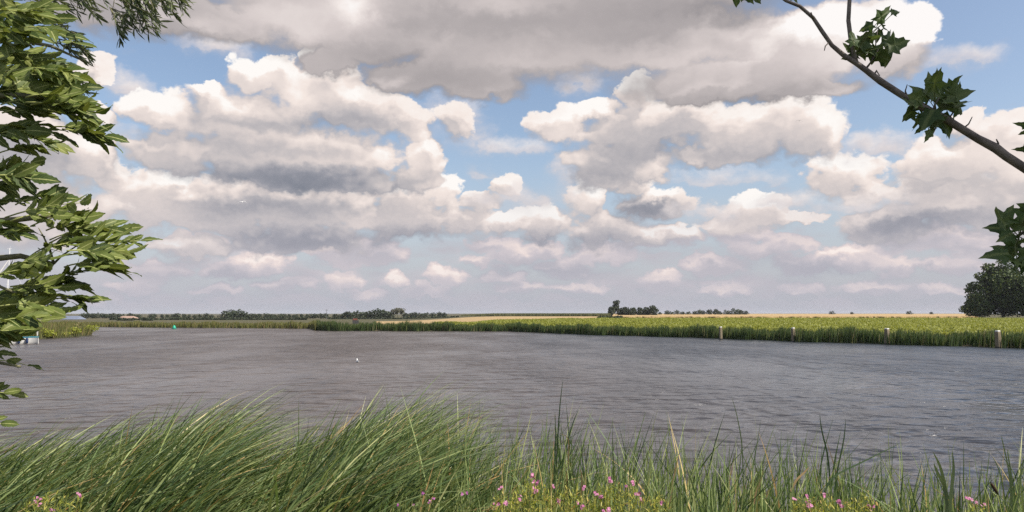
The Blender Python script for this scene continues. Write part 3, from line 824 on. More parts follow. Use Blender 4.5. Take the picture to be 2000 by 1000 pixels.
def willowherb(label, group, D, stems, flowers, mat='herb', petal='petal', fsize=0.0135, leafL=0.075, spread=1.0):
    """stems: (px, py of the top); flowers: (px, py)"""
    gx = sum(p[0] for p in stems) / len(stems)
    gz = bank_z(D)
    root = empty('willowherb', ((gx - 1000) / FX * D, D, gz))
    tag(root, label, 'wildflower', group)
    inv = root.matrix_basis.inverted()
    st, lf = Soup(), Soup()
    for (px, py) in stems:
        top = at_depth(px, py, D + random.uniform(-.25, .25))
        foot = Vector((top.x + random.gauss(0, .06) - 0.05, top.y + random.gauss(0, .06), gz))
        mid = foot.lerp(top, 0.5) + Vector((random.gauss(0, .03), random.gauss(0, .03), 0))
        st.tube([foot, mid, top], [0.006, 0.005, 0.002], 5)
        nl = 46
        for i in range(nl):
            t = 0.32 + 0.68 * (i + random.random()) / nl
            p = foot.lerp(mid, t * 2) if t < .5 else mid.lerp(top, t * 2 - 1)
            ang = i * 1.5708 + random.uniform(-.5, .5)
            d = Vector((math.cos(ang), math.sin(ang), random.uniform(0.35, 1.3))).normalized()
            L = leafL * random.uniform(.6, 1.15) * (1.15 - 0.55 * t) * spread
            leaf_quads(lf, p, d, (Vector((0, 0, 1)) - d * d.z + rvec(.2)).normalized(), L, L * random.uniform(.16, .24), random.uniform(0.05, .4))
            if t > .6 and random.random() < .55:          # side twigs with small leaves and long seed pods
                d2 = (d + Vector((0, 0, 1.2))).normalized()
                leaf_quads(lf, p, d2, rvec(1).normalized().cross(d2).normalized(), L * 1.3, L * .09, random.uniform(0, .25))
    o = st.build('stem', M['stem'], root); o.matrix_parent_inverse = inv
    o = lf.build('foliage', M[mat], root); o.matrix_parent_inverse = inv
    for (px, py) in flowers:
        P = at_depth(px, py, D - random.uniform(0, .15))
        flower_mesh(M[petal], 'flower', root, P, fsize * random.uniform(.8, 1.25), inv)
    return root

def fan(x0, x1, y_mid, y_edge, n):
    out = []; n = int(n * 1.6)
    for i in range(n):
        t = (i + random.random()) / n
        y = y_edge + (y_mid - y_edge) * math.sin(math.pi * min(max(t, .02), .98)) ** .7
        out.append((x0 + (x1 - x0) * t, y + random.uniform(-4, 22)))
    return out

def herbs():
    W = willowherb
    g = 'flowering willowherb along the near bank'
    W('tall yellow green willowherb with a pink flower spike at its upper left', g, 5.6, fan(1000, 1075, 936, 965, 15), [(1040, 931), (1044, 940), (1048, 945), (1046, 957), (1080, 951)])
    W('low bright willowherb clump with two pink blooms beside the tall spike', g, 5.3, fan(960, 1015, 968, 985, 9), [(978, 953), (990, 982), (972, 984), (1014, 973)])
    W('bushy willowherb in half shade with one magenta flower head', g, 5.4, fan(1075, 1150, 958, 975, 13), [(1093, 980), (1129, 985), (1136, 990), (1138, 952)])
    W('broad willowherb clump topped by three pale pink flowers in a row', g, 5.6, fan(1150, 1250, 940, 972, 18), [(1192, 938), (1222, 946), (1236, 943), (1163, 963), (1172, 968), (1247, 966)])
    W('willowherb clump with reddish buds between broad clump and open reeds', g, 5.4, fan(1245, 1310, 962, 992, 10), [(1254, 979), (1292, 982), (1180, 999), (1188, 998)])
    W('rounded golden willowherb with pink flowers low on its left flank', g, 5.5, fan(1545, 1640, 965, 982, 16), [(1550, 975), (1574, 971), (1582, 988), (1578, 980), (1612, 966)])
    W('thin yellow green willowherb at the right flank of the rounded golden one', g, 5.4, fan(1640, 1715, 968, 990, 10), [(1640, 981), (1645, 988), (1701, 990), (1698, 993)])
    W('small lone willowherb with three pink flowers near the right edge', g, 5.7, [(1893, 972), (1905, 980), (1920, 984), (1912, 992), (1898, 990)], [(1893, 973), (1909, 982), (1921, 986)])
    W('willowherb half hidden in reeds with dark purple flowers', g, 6.4, fan(765, 850, 968, 985, 9), [(845, 974), (841, 980), (826, 965), (806, 986), (776, 988)], 'herb_dark', 'petal_purple')
    W('slim willowherb with a purple flower pair standing in the reeds', g, 6.4, fan(890, 925, 966, 985, 4), [(903, 964), (912, 963), (776, 978)][:2], 'herb_dark', 'petal_purple')
    W('yellowing willowherb at the lower left corner with a faded pink flower', g, 5.6, fan(50, 165, 962, 985, 12), [(75, 974), (78, 983), (155, 965), (100, 998)])
herbs()

# ------------------------------------------------------------------ broad leaves close to the camera
M['bark_ash'] = plain('ash_twig_bark', (0.20, 0.19, 0.10), 0.7, 0.4, 25, 0.4, 0.004)
M['rachis'] = plain('leaf_stalk', (0.40, 0.42, 0.14), 0.5, 0.2, 30)
M['syc_stalk'] = plain('sycamore_stalk', (0.13, 0.15, 0.05), 0.6, 0.2, 30)
M['trunk'] = plain('tree_bark', (0.13, 0.11, 0.085), 0.9, 0.5, 9, 0.8, 0.03)
M['bark_syc'] = plain('sycamore_bark', (0.24, 0.20, 0.17), 0.85, 0.45, 30, 0.8, 0.008, (0.12, 0.10, 0.085))
M['ash_leaf'] = leaf_mat('ash_leaf', [(0.0, G(.036, .062, .014)), (0.35, G(.065, .10, .020)), (0.75, G(.115, .15, .032)), (1.0, G(.18, .205, .05))],
                         under=G(.27, .325, .085), rib=G(.36, .38, .15), trans=0.24, rough=0.55, spec=0.3)
M['willow_leaf'] = leaf_mat('willow_leaf', [(0.0, G(.05, .075, .03)), (0.5, G(.09, .12, .045)), (1.0, G(.16, .19, .085))], under=G(.25, .28, .18), trans=0.2, rough=0.45)
M['syc_leaf'] = leaf_mat('sycamore_leaf', [(0.0, G(.040, .075, .024)), (0.5, G(.075, .125, .036)), (1.0, G(.13, .18, .055))], under=G(.13, .17, .07), rib=G(.15, .19, .07), trans=0.30, rough=0.55)

def leaflet(s, base, axis, nrm, L, W, bend, fold, wav):
    side = axis.cross(nrm).normalized(); nrm = side.cross(axis).normalized()
    n = 11
    pts, uv = [], []
    for i in range(n + 1):
        t = i / n
        w = W / 2 * (math.sin(math.pi * min(1.0, t * 0.93 + 0.03) ** 0.85) ** 0.8) * (1 if t < .9 else .55)
        if i == n: w = W * .015
        saw = 1 + (0.11 if i % 2 else -0.09)
        c = base + axis * (L * (t - 0.12 * bend * t * t)) - nrm * (L * bend * t * t * 0.55)
        rip = wav * L * 0.05 * math.sin(t * 9 + wav * 20)
        up = nrm * (w * fold)
        pts += [tuple(c - side * (w * saw) + up + nrm * rip), tuple(c), tuple(c + side * (w * (2 - saw)) + up - nrm * rip)]
        uv += [(-1, t), (0, t), (1, t)]
    fs = []
    for i in range(n):
        a = i * 3
        fs += [(a, a + 1, a + 4, a + 3), (a + 1, a + 2, a + 5, a + 4)]
    s.add(pts, fs, uv)

def compound(sl, sr, P0, P1, nrm, pairs=4, size=0.075, sag=0.12, sweep=0.42):
    ax = (P1 - P0); Lr = ax.length; ax.normalize()
    side = ax.cross(nrm).normalized(); nrm = side.cross(ax).normalized()
    Lr *= 0.78
    bowd = Vector((0, 0, 1)) * (Lr * sag)
    ctr = lambda t: P0 + ax * (Lr * t) + bowd * (4 * t * (1 - t)) * 0.6
    sr.tube([ctr(i / 6) for i in range(7)], [0.0028 * (1 - .6 * i / 6) for i in range(7)], 5)
    wind = Vector((1.0, 0.1, 0.05))
    for k in range(pairs):
        t = 0.28 + 0.68 * k / pairs
        for sd in (-1, 1):
            d = (ax * 0.62 + side * sd * random.uniform(.34, .72) + nrm * random.uniform(-.3, .25) + wind * sweep * random.uniform(.4, 1.2)).normalized()
            nn = (nrm + rvec(.42) + side * sd * random.uniform(-.7, .25)).normalized()
            L = size * random.uniform(.82, 1.15) * (0.85 + .3 * math.sin(math.pi * (t - .1)))
            leaflet(sl, ctr(t), d, nn, L, L * random.uniform(.32, .42), random.uniform(-.1, .75), random.uniform(.05, .5), random.uniform(-1, 1))
    leaflet(sl, ctr(1.0), (ax + wind * sweep * .5 + nrm * random.uniform(-.3, .1)).normalized(), (nrm + rvec(.3)).normalized(), size * 1.15, size * .48, random.uniform(0, .6), random.uniform(.05, .4), random.uniform(-1, 1))

def ash_tree():
    root = empty('ash_tree', (-3.6, 2.4, bank_z(2.4)))
    tag(root, 'windblown ash with pale green toothed leaflets filling the left edge', 'tree')
    inv = root.matrix_basis.inverted()
    def part(o):
        o.matrix_parent_inverse = inv
        return o
    s = Soup()
    gz = bank_z(2.4)
    s.tube([(-3.6, 2.4, gz - .1), (-3.55, 2.4, gz + .8), (-3.45, 2.42, gz + 1.8), (-3.4, 2.45, gz + 2.8), (-3.3, 2.5, gz + 4.0)], [.13, .11, .095, .075, .05], 12)
    part(s.build('trunk', M['trunk'], root, True))
    s = Soup()
    for pts, r0 in [([(-3.45, 2.42, gz + 1.2), (-420, 640, 2.5), (-200, 560, 2.5), (-60, 510, 2.5), (40, 500, 2.5), (105, 515, 2.5)], .022),
                    ([(-3.44, 2.42, gz + 1.5), (-350, 500, 2.55), (-120, 450, 2.5), (0, 432, 2.5), (70, 425, 2.5), (110, 420, 2.5)], .02),
                    ([(-3.4, 2.45, gz + 2.4), (-350, 260, 2.6), (-120, 200, 2.6), (20, 185, 2.55), (90, 190, 2.5)], .024),
                    ([(-3.38, 2.45, gz + 2.8), (-300, 120, 2.6), (-100, 90, 2.6), (20, 80, 2.55)], .02),
                    ([(-3.36, 2.45, gz + 2.6), (-300, 330, 2.6), (-100, 300, 2.55), (0, 340, 2.5), (60, 350, 2.5)], .012),
                    ([(-3.5, 2.4, gz + .7), (-350, 760, 2.45), (-150, 720, 2.45), (-20, 705, 2.45), (40, 716, 2.45)], .014),
                    ([(-3.5, 2.4, gz + .5), (-350, 850, 2.4), (-150, 800, 2.4), (-20, 775, 2.4)], .014),
                    ([(105, 515, 2.5), (98, 490, 2.5), (85, 462, 2.5), (75, 445, 2.5)], .005),
                    ([(-60, 510, 2.5), (0, 560, 2.5), (50, 580, 2.5), (110, 590, 2.5)], .007),
                    ([(105, 515, 2.5), (120, 500, 2.5), (150, 480, 2.5), (190, 470, 2.48)], .004)]:
        P = [Vector(p) if i == 0 and isinstance(p[0], float) else at_depth(*p) for i, p in enumerate(pts)]
        s.tube(P, [r0 * (1 - .75 * i / (len(P) - 1)) for i in range(len(P))], 8)
    part(s.build('branch', M['bark_ash'], root, True))
    sl, sr = Soup(), Soup()
    hand = [(-60, 55, 150, 30), (-40, 85, 140, 80), (-70, 20, 115, -20), (-60, 120, 110, 105), (40, 55, 175, 92), (-20, 20, 90, 30), (0, 100, 120, 150),
            (0, 140, 165, 148), (40, 132, 188, 156), (-40, 190, 115, 175), (40, 180, 190, 168), (50, 190, 178, 202), (-60, 165, 60, 150), (-50, 60, 60, 110),
            (-60, 228, 110, 222), (50, 200, 210, 226), (84, 212, 205, 246), (-60, 270, 80, 250), (-20, 245, 138, 270), (0, 252, 108, 282), (60, 205, 160, 215),
            (-50, 352, 92, 308), (-30, 345, 86, 350), (-40, 368, 40, 362), (-50, 330, 30, 345),
            (-60, 405, 60, 388), (10, 425, 198, 388), (20, 432, 195, 424), (60, 442, 198, 414), (-50, 432, 60, 450), (-30, 470, 50, 455), (30, 400, 130, 385), 
            (96, 475, 268, 442), (115, 500, 288, 487), (125, 522, 232, 522), (100, 482, 238, 462), (70, 560, 185, 520), (90, 450, 180, 430), (130, 490, 220, 500),
            (60, 540, 178, 568), (20, 520, 110, 500), (-30, 545, 95, 520), (-40, 605, 105, 565), (0, 598, 143, 606), (-30, 640, 110, 622), (-60, 655, 72, 652), (-20, 620, 75, 596),
            (-60, 585, 65, 585), (20, 560, 135, 560), (-60, 665, 40, 640), (60, 500, 150, 470), (-60, 625, 30, 610),
            (-60, 706, 86, 716), (-60, 772, 42, 768), (-60, 690, 12, 688), (-70, 832, 22, 826), (-60, 785, 26, 762)]
    for (x0, y0, x1, y1) in hand:
        D = random.uniform(2.3, 2.62)
        nrm = (Vector((0.45, -0.55, 0.6)) + rvec(.30)).normalized()
        if random.random() < .45: nrm = -nrm                  # turned over by the wind: pale side out
        P0, P1 = at_depth(x0, y0, D), at_depth(x1, y1, D + random.uniform(-.08, .12))
        L = (P1 - P0).length
        low = y0 > 680
        if not low and random.random() < (.5 if y0 < 285 else .25) and not 285 < y0 < 375:
            off = Vector((random.uniform(-.05, .01), random.uniform(.06, .2), random.uniform(-.05, .03)))
            compound(sl, sr, P0 + off, P0 + off + (P1 - P0) * random.uniform(.75, .95), (Vector((.2, -.5, .7)) + rvec(.5)).normalized(), 5, .072, .1)
        compound(sl, sr, P0, P1, nrm, 2 if low else 5 if L > .2 else 4, (0.046 if low else 0.070) * random.uniform(.9, 1.12), random.uniform(.02, .2))
    for (xa, xb, ya, yb, n) in ((-170, 60, 20, 230, 46), (-170, 40, 530, 650, 12), (-420, -120, -80, 900, 90), (-230, -110, 660, 850, 8)):
        for _ in range(n):
            x0, y0 = random.uniform(xa, xb) - (95 if yb <= 260 else 150), random.uniform(ya, yb)
            D = random.uniform(2.55, 3.1)
            ang = random.gauss(0.0, .4)
            L = random.uniform(100, 160)
            P0, P1 = at_depth(x0, y0, D), at_depth(x0 + L * math.cos(ang), y0 + L * math.sin(ang), D + random.uniform(-.2, .2))
            compound(sl, sr, P0, P1, (Vector((0.3, -0.5, 0.7)) + rvec(.5)).normalized(), 4, .08, .1)
    sl.take(sr, 1)
    part(sl.build('foliage', [M['ash_leaf'], M['rachis']], root, True))
ash_tree()

def willow_tree():
    root = empty('willow_tree', (-6.2, 4.0, bank_z(4.0)))
    tag(root, 'willow with narrow grey green leaves hanging from the top edge', 'tree')
    inv = root.matrix_basis.inverted()
    gz = bank_z(4.0)
    s = Soup()
    s.tube([(-6.2, 4.0, gz - .1), (-6.1, 4.0, gz + 1.5), (-5.9, 4.1, gz + 3.0), (-5.5, 4.3, gz + 4.5), (-4.9, 4.5, gz + 5.6)], [.22, .19, .16, .12, .07], 12)
    s.build('trunk', M['trunk'], root, True).matrix_parent_inverse = inv
    sb, sl = Soup(), Soup()
    sb.tube([(-4.9, 4.5, gz + 5.6), at_depth(-300, -300, 4.5), at_depth(0, -160, 4.4), at_depth(200, -90, 4.4), at_depth(330, -60, 4.4)], [.06, .04, .028, .016, .006], 8)
    sb.tube([(-5.5, 4.3, gz + 4.2), at_depth(-300, 40, 4.5), at_depth(-60, 60, 4.5), at_depth(100, 90, 4.5), at_depth(165, 120, 4.5)], [.04, .03, .016, .01, .004], 8)
    def twig(x0, y0, x1, y1, n, tuft=1.0, D=None, bare=0.0):
        D = D or random.uniform(4.2, 4.7)
        P0, P1 = at_depth(x0, y0, D), at_depth(x1, y1, D + random.uniform(-.1, .1))
        mid = P0.lerp(P1, .5) + Vector((random.uniform(-.02, .05), 0, .02))
        sb.tube([P0, mid, P1], [.004, .003, .0015], 5)
        for i in range(n):
            t = bare + (1 - bare) * (i + random.random()) / n
            p = P0.lerp(mid, 2 * t) if t < .5 else mid.lerp(P1, 2 * t - 1)
            ax = (P1 - P0).normalized()
            d = (ax * random.uniform(.3, .9) + rvec(.42) + Vector((.35, 0, -.25))).normalized()
            L = random.uniform(.045, .085) * tuft
            leaf_quads(sl, p, d, (d.orthogonal() + rvec(.6)).normalized(), L, L * random.uniform(.13, .19), random.uniform(-.1, .35))
    for (x, y) in [(150, 28), (165, 20), (180, 30), (192, 36), (175, 8), (205, 8), (190, 15), (160, 5), (140, 10)]:
        twig(x - random.uniform(20, 45), y - random.uniform(50, 80), x, y, 26)
    for (x, y) in [(232, 68), (240, 58), (228, 55), (246, 48), (237, 82)]:
        twig(215, 15, x, y, 22, bare=.35)
    twig(205, -40, 218, 30, 4)
    for (x, y) in [(255, 22), (245, 12), (268, 40), (275, 60), (290, 66), (300, 62), (285, 48), (300, 40), (312, 48), (268, 64), (258, 45), (270, 20), (285, 18), (296, 24), (305, 12), (262, 8), (280, 5), (298, 5), (250, 30), (318, 20)]:
        twig(x - random.uniform(15, 45), y - random.uniform(50, 85), x, y, 30)
    for (x, y) in [(325, 16), (335, 26), (345, 38), (352, 18), (362, 12), (350, 5), (338, 8), (330, 30), (358, 30)]:
        twig(x - random.uniform(25, 45), y - random.uniform(40, 70), x, y, 22)
    for (x, y) in [(165, 90), (172, 105), (176, 118), (160, 100), (150, 112), (168, 122), (155, 170), (165, 182), (142, 176), (130, 25), (95, 15), (110, 40), (118, 60), (140, 70)]:
        twig(x - random.uniform(40, 60), y - random.uniform(25, 45), x, y, 28, D=4.5)
    for _ in range(60):
        x, y = random.uniform(-260, 330), random.uniform(-260, -20)
        twig(x - 40, y - 60, x, y, 18)
    for _ in range(40):
        x, y = random.uniform(-260, 90), random.uniform(-20, 160)
        twig(x - 50, y - 40, x, y, 20, D=4.6)
    sb.build('branch', M['bark_ash'], root, True).matrix_parent_inverse = inv
    sl.build('foliage', M['willow_leaf'], root).matrix_parent_inverse = inv
willow_tree()

# ------------------------------------------------------------------ sycamore branch
LOBES = [(0.0, 0.0), (0.30, -0.10), (0.52, -0.22), (0.40, 0.06), (0.62, 0.22), (0.84, 0.34), (0.60, 0.42), (0.44, 0.46), (0.34, 0.62), (0.30, 0.82), (0.12, 0.96), (0.0, 1.14)]
def palm_leaf(s, base, axis, nrm, size, curl, narrow=1.0):
    side = axis.cross(nrm).normalized(); nrm = side.cross(axis).normalized()
    pts, uv = [tuple(base + axis * (size * .30) - nrm * (size * curl * .05))], [(0, .3)]
    ring = [(u, v) for u, v in LOBES] + [(-u, v) for u, v in LOBES[-2:0:-1]]
    for u, v in ring:
        u2, v2 = u * narrow * random.uniform(.92, 1.08), v * random.uniform(.95, 1.05)
        r2 = u2 * u2
        p = base + side * (u2 * size * (1 - curl * .35 * r2)) + axis * (v2 * size * .86) + nrm * (size * (-curl * (0.55 * r2 + 0.28 * v2 * v2) + random.uniform(-.04, .04)))
        pts.append(tuple(p)); uv.append((u, v))
    n = len(ring)
    # an inner ring so that the lobes can bend
    inner = []
    c = Vector(pts[0])
    for i in range(n):
        q = c.lerp(Vector(pts[1 + i]), .55) + nrm * (size * .02)
        pts.append(tuple(q)); uv.append((ring[i][0] * .55, .3 + (ring[i][1] - .3) * .55))
    fs = []
    for i in range(n):
        j = (i + 1) % n
        fs.append((0, 1 + n + i, 1 + n + j))
        fs.append((1 + n + i, 1 + i, 1 + j, 1 + n + j))
    s.add(pts, fs, uv)

def sycamore():
    gz = bank_z(1.2)
    root = empty('sycamore_tree', (4.6, 1.2, gz))
    tag(root, 'shaded sycamore branch with dark lobed leaves crossing the upper right', 'tree')
    inv = root.matrix_basis.inverted()
    s = Soup()
    s.tube([(4.6, 1.2, gz - .1), (4.55, 1.2, gz + .9), (4.4, 1.25, gz + 2.0), (4.2, 1.35, gz + 3.4), (3.9, 1.5, gz + 4.8), (3.7, 1.6, gz + 6.0)], [.20, .17, .15, .12, .09, .05], 14)
    s.build('trunk', M['trunk'], root, True).matrix_parent_inverse = inv
    s = Soup()
    D = 2.5
    main = [(1475, -60), (1500, -25), (1535, 0), (1562, 12), (1588, 35), (1606, 62), (1625, 88), (1648, 108), (1672, 122), (1690, 136), (1720, 160), (1760, 185), (1800, 208), (1845, 232), (1880, 252), (1910, 270), (1945, 290), (1965, 305), (2005, 332), (2080, 385), (2250, 470)]
    wid = [5, 6, 8, 9, 9.5, 10, 11, 12, 13.5, 15, 16, 16.5, 17.5, 18.5, 20, 21.5, 22, 23, 24.5, 28, 34]
    k = D / FX
    P = [at_depth(x, y + random.uniform(-1.5, 1.5), D) for x, y in main]
    P += [Vector((2.42, 2.44, 3.10)), Vector((2.85, 2.28, 3.02)), Vector((3.4, 1.95, 3.02)), Vector((3.95, 1.58, 3.14)), Vector((4.42, 1.25, gz + 1.85))]; wid += [37, 40, 44, 50, 60]
    s.tube(P, [w * k / 2 * .80 * random.uniform(.92, 1.08) for w in wid], 12)
    s.tube([at_depth(x, y, D) for x, y in ((1672, 122), (1666, 100), (1661, 72), (1657, 40), (1659, 5), (1662, -40))], [5 * k, 4.8 * k, 4.6 * k, 4.4 * k, 4.2 * k, 3.5 * k], 8)
    for (x0, y0, x1, y1, x2, y2, r) in ((1590, 38, 1586, 31, 1584, 24, 2.4), (1775, 194, 1768, 178, 1772, 165, 1.8), (1880, 252, 1892, 242, 1899, 228, 1.8), (1946, 290, 1950, 280, 1946, 272, 2.4), (1620, 82, 1612, 90, 1610, 99, 1.6),
                                        (1820, 220, 1826, 205, 1835, 190, 2.2), (1835, 226, 1830, 245, 1822, 262, 1.8), (1690, 136, 1704, 118, 1716, 96, 2.2), (1702, 120, 1710, 90, 1714, 58, 1.6), (1850, 236, 1860, 222, 1868, 205, 1.8)):
        s.tube([at_depth(x0, y0, D), at_depth(x1, y1, D - .01), at_depth(x2, y2, D - .02)], [r * k, r * k * .8, r * k * .45], 6)
    s.tube([at_depth(x, y, D) for x, y in ((1705, 150), (1712, 138), (1718, 148))], [2.2 * k, 2.0 * k, 1.2 * k], 6)
    s.tube([Vector((4.3, 1.3, gz + 2.6)), Vector((3.3, 1.8, 4.15)), at_depth(2330, 270, 2.25), at_depth(2210, 330, 2.35), at_depth(2120, 385, 2.4), at_depth(2040, 430, 2.45), at_depth(1985, 462, 2.5)], [.035, .028, .02, .016, .012, .008, .004], 8)
    # limbs and twigs of the crown above the frame
    shade = []
    def spray(a, e, r, nt):
        s.tube([a, a.lerp(e, .5) + Vector((0, 0, .2)), e], [r, r * .7, r * .2], 8)
        for i in range(nt):
            t = random.uniform(.3, 1.0)
            p = a.lerp(e, t) + Vector((0, 0, .8 * t * (1 - t)))
            q = p + Vector((random.gauss(0, .42), random.gauss(0, .38), random.uniform(-.25, .5)))
            s.tube([p, p.lerp(q, .5) + Vector((0, 0, .04)), q], [.008, .006, .003], 5)
            for _ in range(11):
                shade.append(p.lerp(q, random.uniform(.25, 1.0)) + rvec(.04))
    for e in ((2.6, 2.0, 6.6), (3.2, .9, 7.2), (4.6, 2.2, 6.9), (4.2, .4, 6.4), (2.5, 1.2, 6.0), (5.2, 1.2, 6.2), (3.6, 2.4, 6.4), (3.3, 1.7, 6.9)):
        spray(Vector((3.9, 1.5, gz + 4.4)), Vector(e), .05, 11)
    for e in ((2.75, 2.3, 4.5), (3.1, 1.4, 5.0), (5.0, 2.2, 4.6), (5.2, .6, 4.6)):
        spray(Vector((4.25, 1.32, gz + 2.9)), Vector(e), .035, 6)
    s.build('branch', M['bark_syc'], root, True).matrix_parent_inverse = inv
    sl, sp = Soup(), Soup()
    def leaf(x, y, size, ang, nd=.0, curl=None, narrow=1.0, stalk=None, D=2.5):
        """(x, y) leaf base in the photo, ang the direction it points (0 right, 90 up)"""
        base = at_depth(x, y, D + random.uniform(-.06, .06))
        a = math.radians(ang)
        axis = Vector((math.cos(a), random.uniform(-.6, .6) , math.sin(a))).normalized()
        nrm = (Vector((random.gauss(0, .7), -1, random.gauss(.3, .7)))).normalized()
        if random.random() < .35: nrm = -nrm
        palm_leaf(sl, base, axis, nrm, size * k * .82, random.uniform(.4, 1.25) if curl is None else curl, narrow * .85)
        if stalk:
            b0 = at_depth(stalk[0], stalk[1], D)
            sp.tube([b0, b0.lerp(base, .5) + Vector((0, 0, .006)), base + axis * (size * k * .25)], [.0017, .0014, .001], 5)
    A = (1668, 112)
    for q in [(1712, 42, 58, 42, .55), (1715, 40, 46, -60, .8), (1705, 48, 36, 200, .7), (1720, 58, 40, -95, .6), (1690, 80, 42, 20, .6), (1672, 100, 50, 10, .9), (1680, 92, 52, 60, .8), (1690, 100, 54, 5, .9),
              (1700, 100, 52, -40, .9), (1728, 92, 52, 62, 1.0), (1735, 90, 50, 10, 1.0), (1730, 95, 56, -65, 1.0), (1722, 98, 46, -110, .8), (1662, 100, 34, 150, .7), (1668, 88, 40, 95, .7), (1675, 108, 40, 190, .6), (1708, 66, 34, 180, .6), (1740, 25, 40, 20, .5)]:
        leaf(*q[:4], narrow=q[4], stalk=A if random.random() < .7 else None)
    B = (1830, 225)
    for q in [(1822, 178, 62, 92, .7), (1818, 182, 52, 60, .7), (1848, 178, 56, 40, .9), (1856, 176, 46, 15, .8), (1850, 190, 58, -5, 1.0), (1845, 200, 60, -20, .9), (1865, 205, 46, -15, 1.0), (1830, 190, 66, 110, .9), (1815, 195, 56, 130, .8),
              (1800, 196, 46, 165, .9), (1795, 205, 40, 200, 1.0), (1785, 215, 42, 215, .9), (1800, 225, 44, 260, .9), (1785, 205, 34, 150, .7), (1840, 225, 60, -70, 1.0), (1830, 230, 50, 255, .9), (1850, 230, 48, -50, .9), (1822, 215, 60, 230, 1.0),
              (1818, 255, 34, 240, .6), (1825, 250, 24, 215, .5), (1850, 215, 60, 80, 1.0), (1835, 205, 60, 20, 1.0), (1865, 190, 40, 60, .6), (1808, 240, 36, 235, .7), (1845, 245, 30, -75, .7), (1828, 165, 40, 75, .7)]:
        leaf(*q[:4], narrow=q[4], stalk=B if random.random() < .7 else None)
    C = (1990, 462)
    for q in [(1965, 440, 52, 130, .9), (1960, 436, 48, 80, 1.0), (1970, 448, 50, 165, .8), (1978, 455, 52, 200, .8), (1985, 470, 50, 230, .7), (1990, 470, 56, 260, .8), (1995, 450, 60, 60, 1.0), (2000, 430, 56, 80, .9), (1990, 440, 60, 30, 1.0), (2005, 460, 60, -20, 1.0),
              (1970, 495, 64, 178, .7), (1985, 492, 58, 150, .6), (1990, 500, 70, -25, .8), (1975, 505, 44, -15, .7), (1995, 505, 60, 10, .9), (2010, 480, 66, -50, 1.0), (1980, 520, 40, -30, .6), (2010, 415, 50, 90, .9)]:
        leaf(*q[:4], narrow=q[4], stalk=C if random.random() < .7 else None, D=2.45)
    for q in [(1440, -18, 42, -95, .9), (1455, -18, 42, -75, .9), (1470, -16, 38, -60, .8), (1448, -15, 40, -120, .8), (1545, -8, 24, -40, .7), (2010, 245, 36, 175, .5), (2012, 255, 34, 190, .5), (2012, 290, 36, 185, .5)]:
        leaf(*q[:4], narrow=q[4], stalk=(q[0], q[1] - 30))
    # the crown above and beside the frame that shades the branch
    for base in shade:
        if base.y > 0 and (base.z - CAM_Z) / max(base.y, .1) < .52 and abs(base.x) / max(base.y, .1) < .82: continue
        axis = (rvec(1) + Vector((0, 0, -.3))).normalized()
        palm_leaf(sl, base, axis, (axis.orthogonal() + rvec(.4)).normalized(), random.uniform(.11, .17), random.uniform(.3, .9))
    sl.take(sp, 1)
    sl.build('foliage', [M['syc_leaf'], M['syc_stalk']], root).matrix_parent_inverse = inv
sycamore()

# ------------------------------------------------------------------ trees across the water
M['far_tree'] = leaf_mat('dark_tree_leaf', [(0.0, G(.028, .040, .024)), (0.5, G(.042, .058, .030)), (1.0, G(.066, .082, .04))], trans=0.15, rough=0.7)
M['pale_tree'] = leaf_mat('pale_tree_leaf', [(0.0, G(.10, .105, .07)), (1.0, G(.16, .15, .10))], trans=0.15, rough=0.7)
M['big_tree'] = leaf_mat('big_tree_leaf', [(0.0, G(.026, .046, .014)), (0.5, G(.050, .082, .022)), (0.8, G(.085, .12, .032)), (1.0, G(.15, .17, .05))], trans=0.2, rough=0.6)

def crown_quads(blobs, n, size, flat=0.5):
    """n small leaf clumps scattered through ellipsoid blobs (cx, cy, cz, rx, ry, rz)"""
    B = np.array(blobs, float)
    vol = B[:, 3] * B[:, 4] + B[:, 4] * B[:, 5]
    which = rng.choice(len(B), n, p=vol / vol.sum())
    u = rng.normal(0, 1, (n, 3)); u /= np.linalg.norm(u, axis=1)[:, None]
    r = rng.uniform(0.45, 1.12, n) ** 0.6
    C = B[which, :3] + u * r[:, None] * B[which, 3:6]
    a = rng.normal(0, 1, (n, 3)); a /= np.linalg.norm(a, axis=1)[:, None]
    b = np.cross(a, u + rng.normal(0, .6, (n, 3))); b /= np.linalg.norm(b, axis=1)[:, None] + 1e-6
    s = rng.uniform(0.6, 1.3, n) * size
    Q = np.zeros((n, 2, 2, 3))
    for i, p in enumerate((-.5, .5)):
        for j, q in enumerate((-.5, .5)):
            Q[:, i, j] = C + a * (p * s)[:, None] + b * (q * s * (flat if i else .9))[:, None]
    return Q

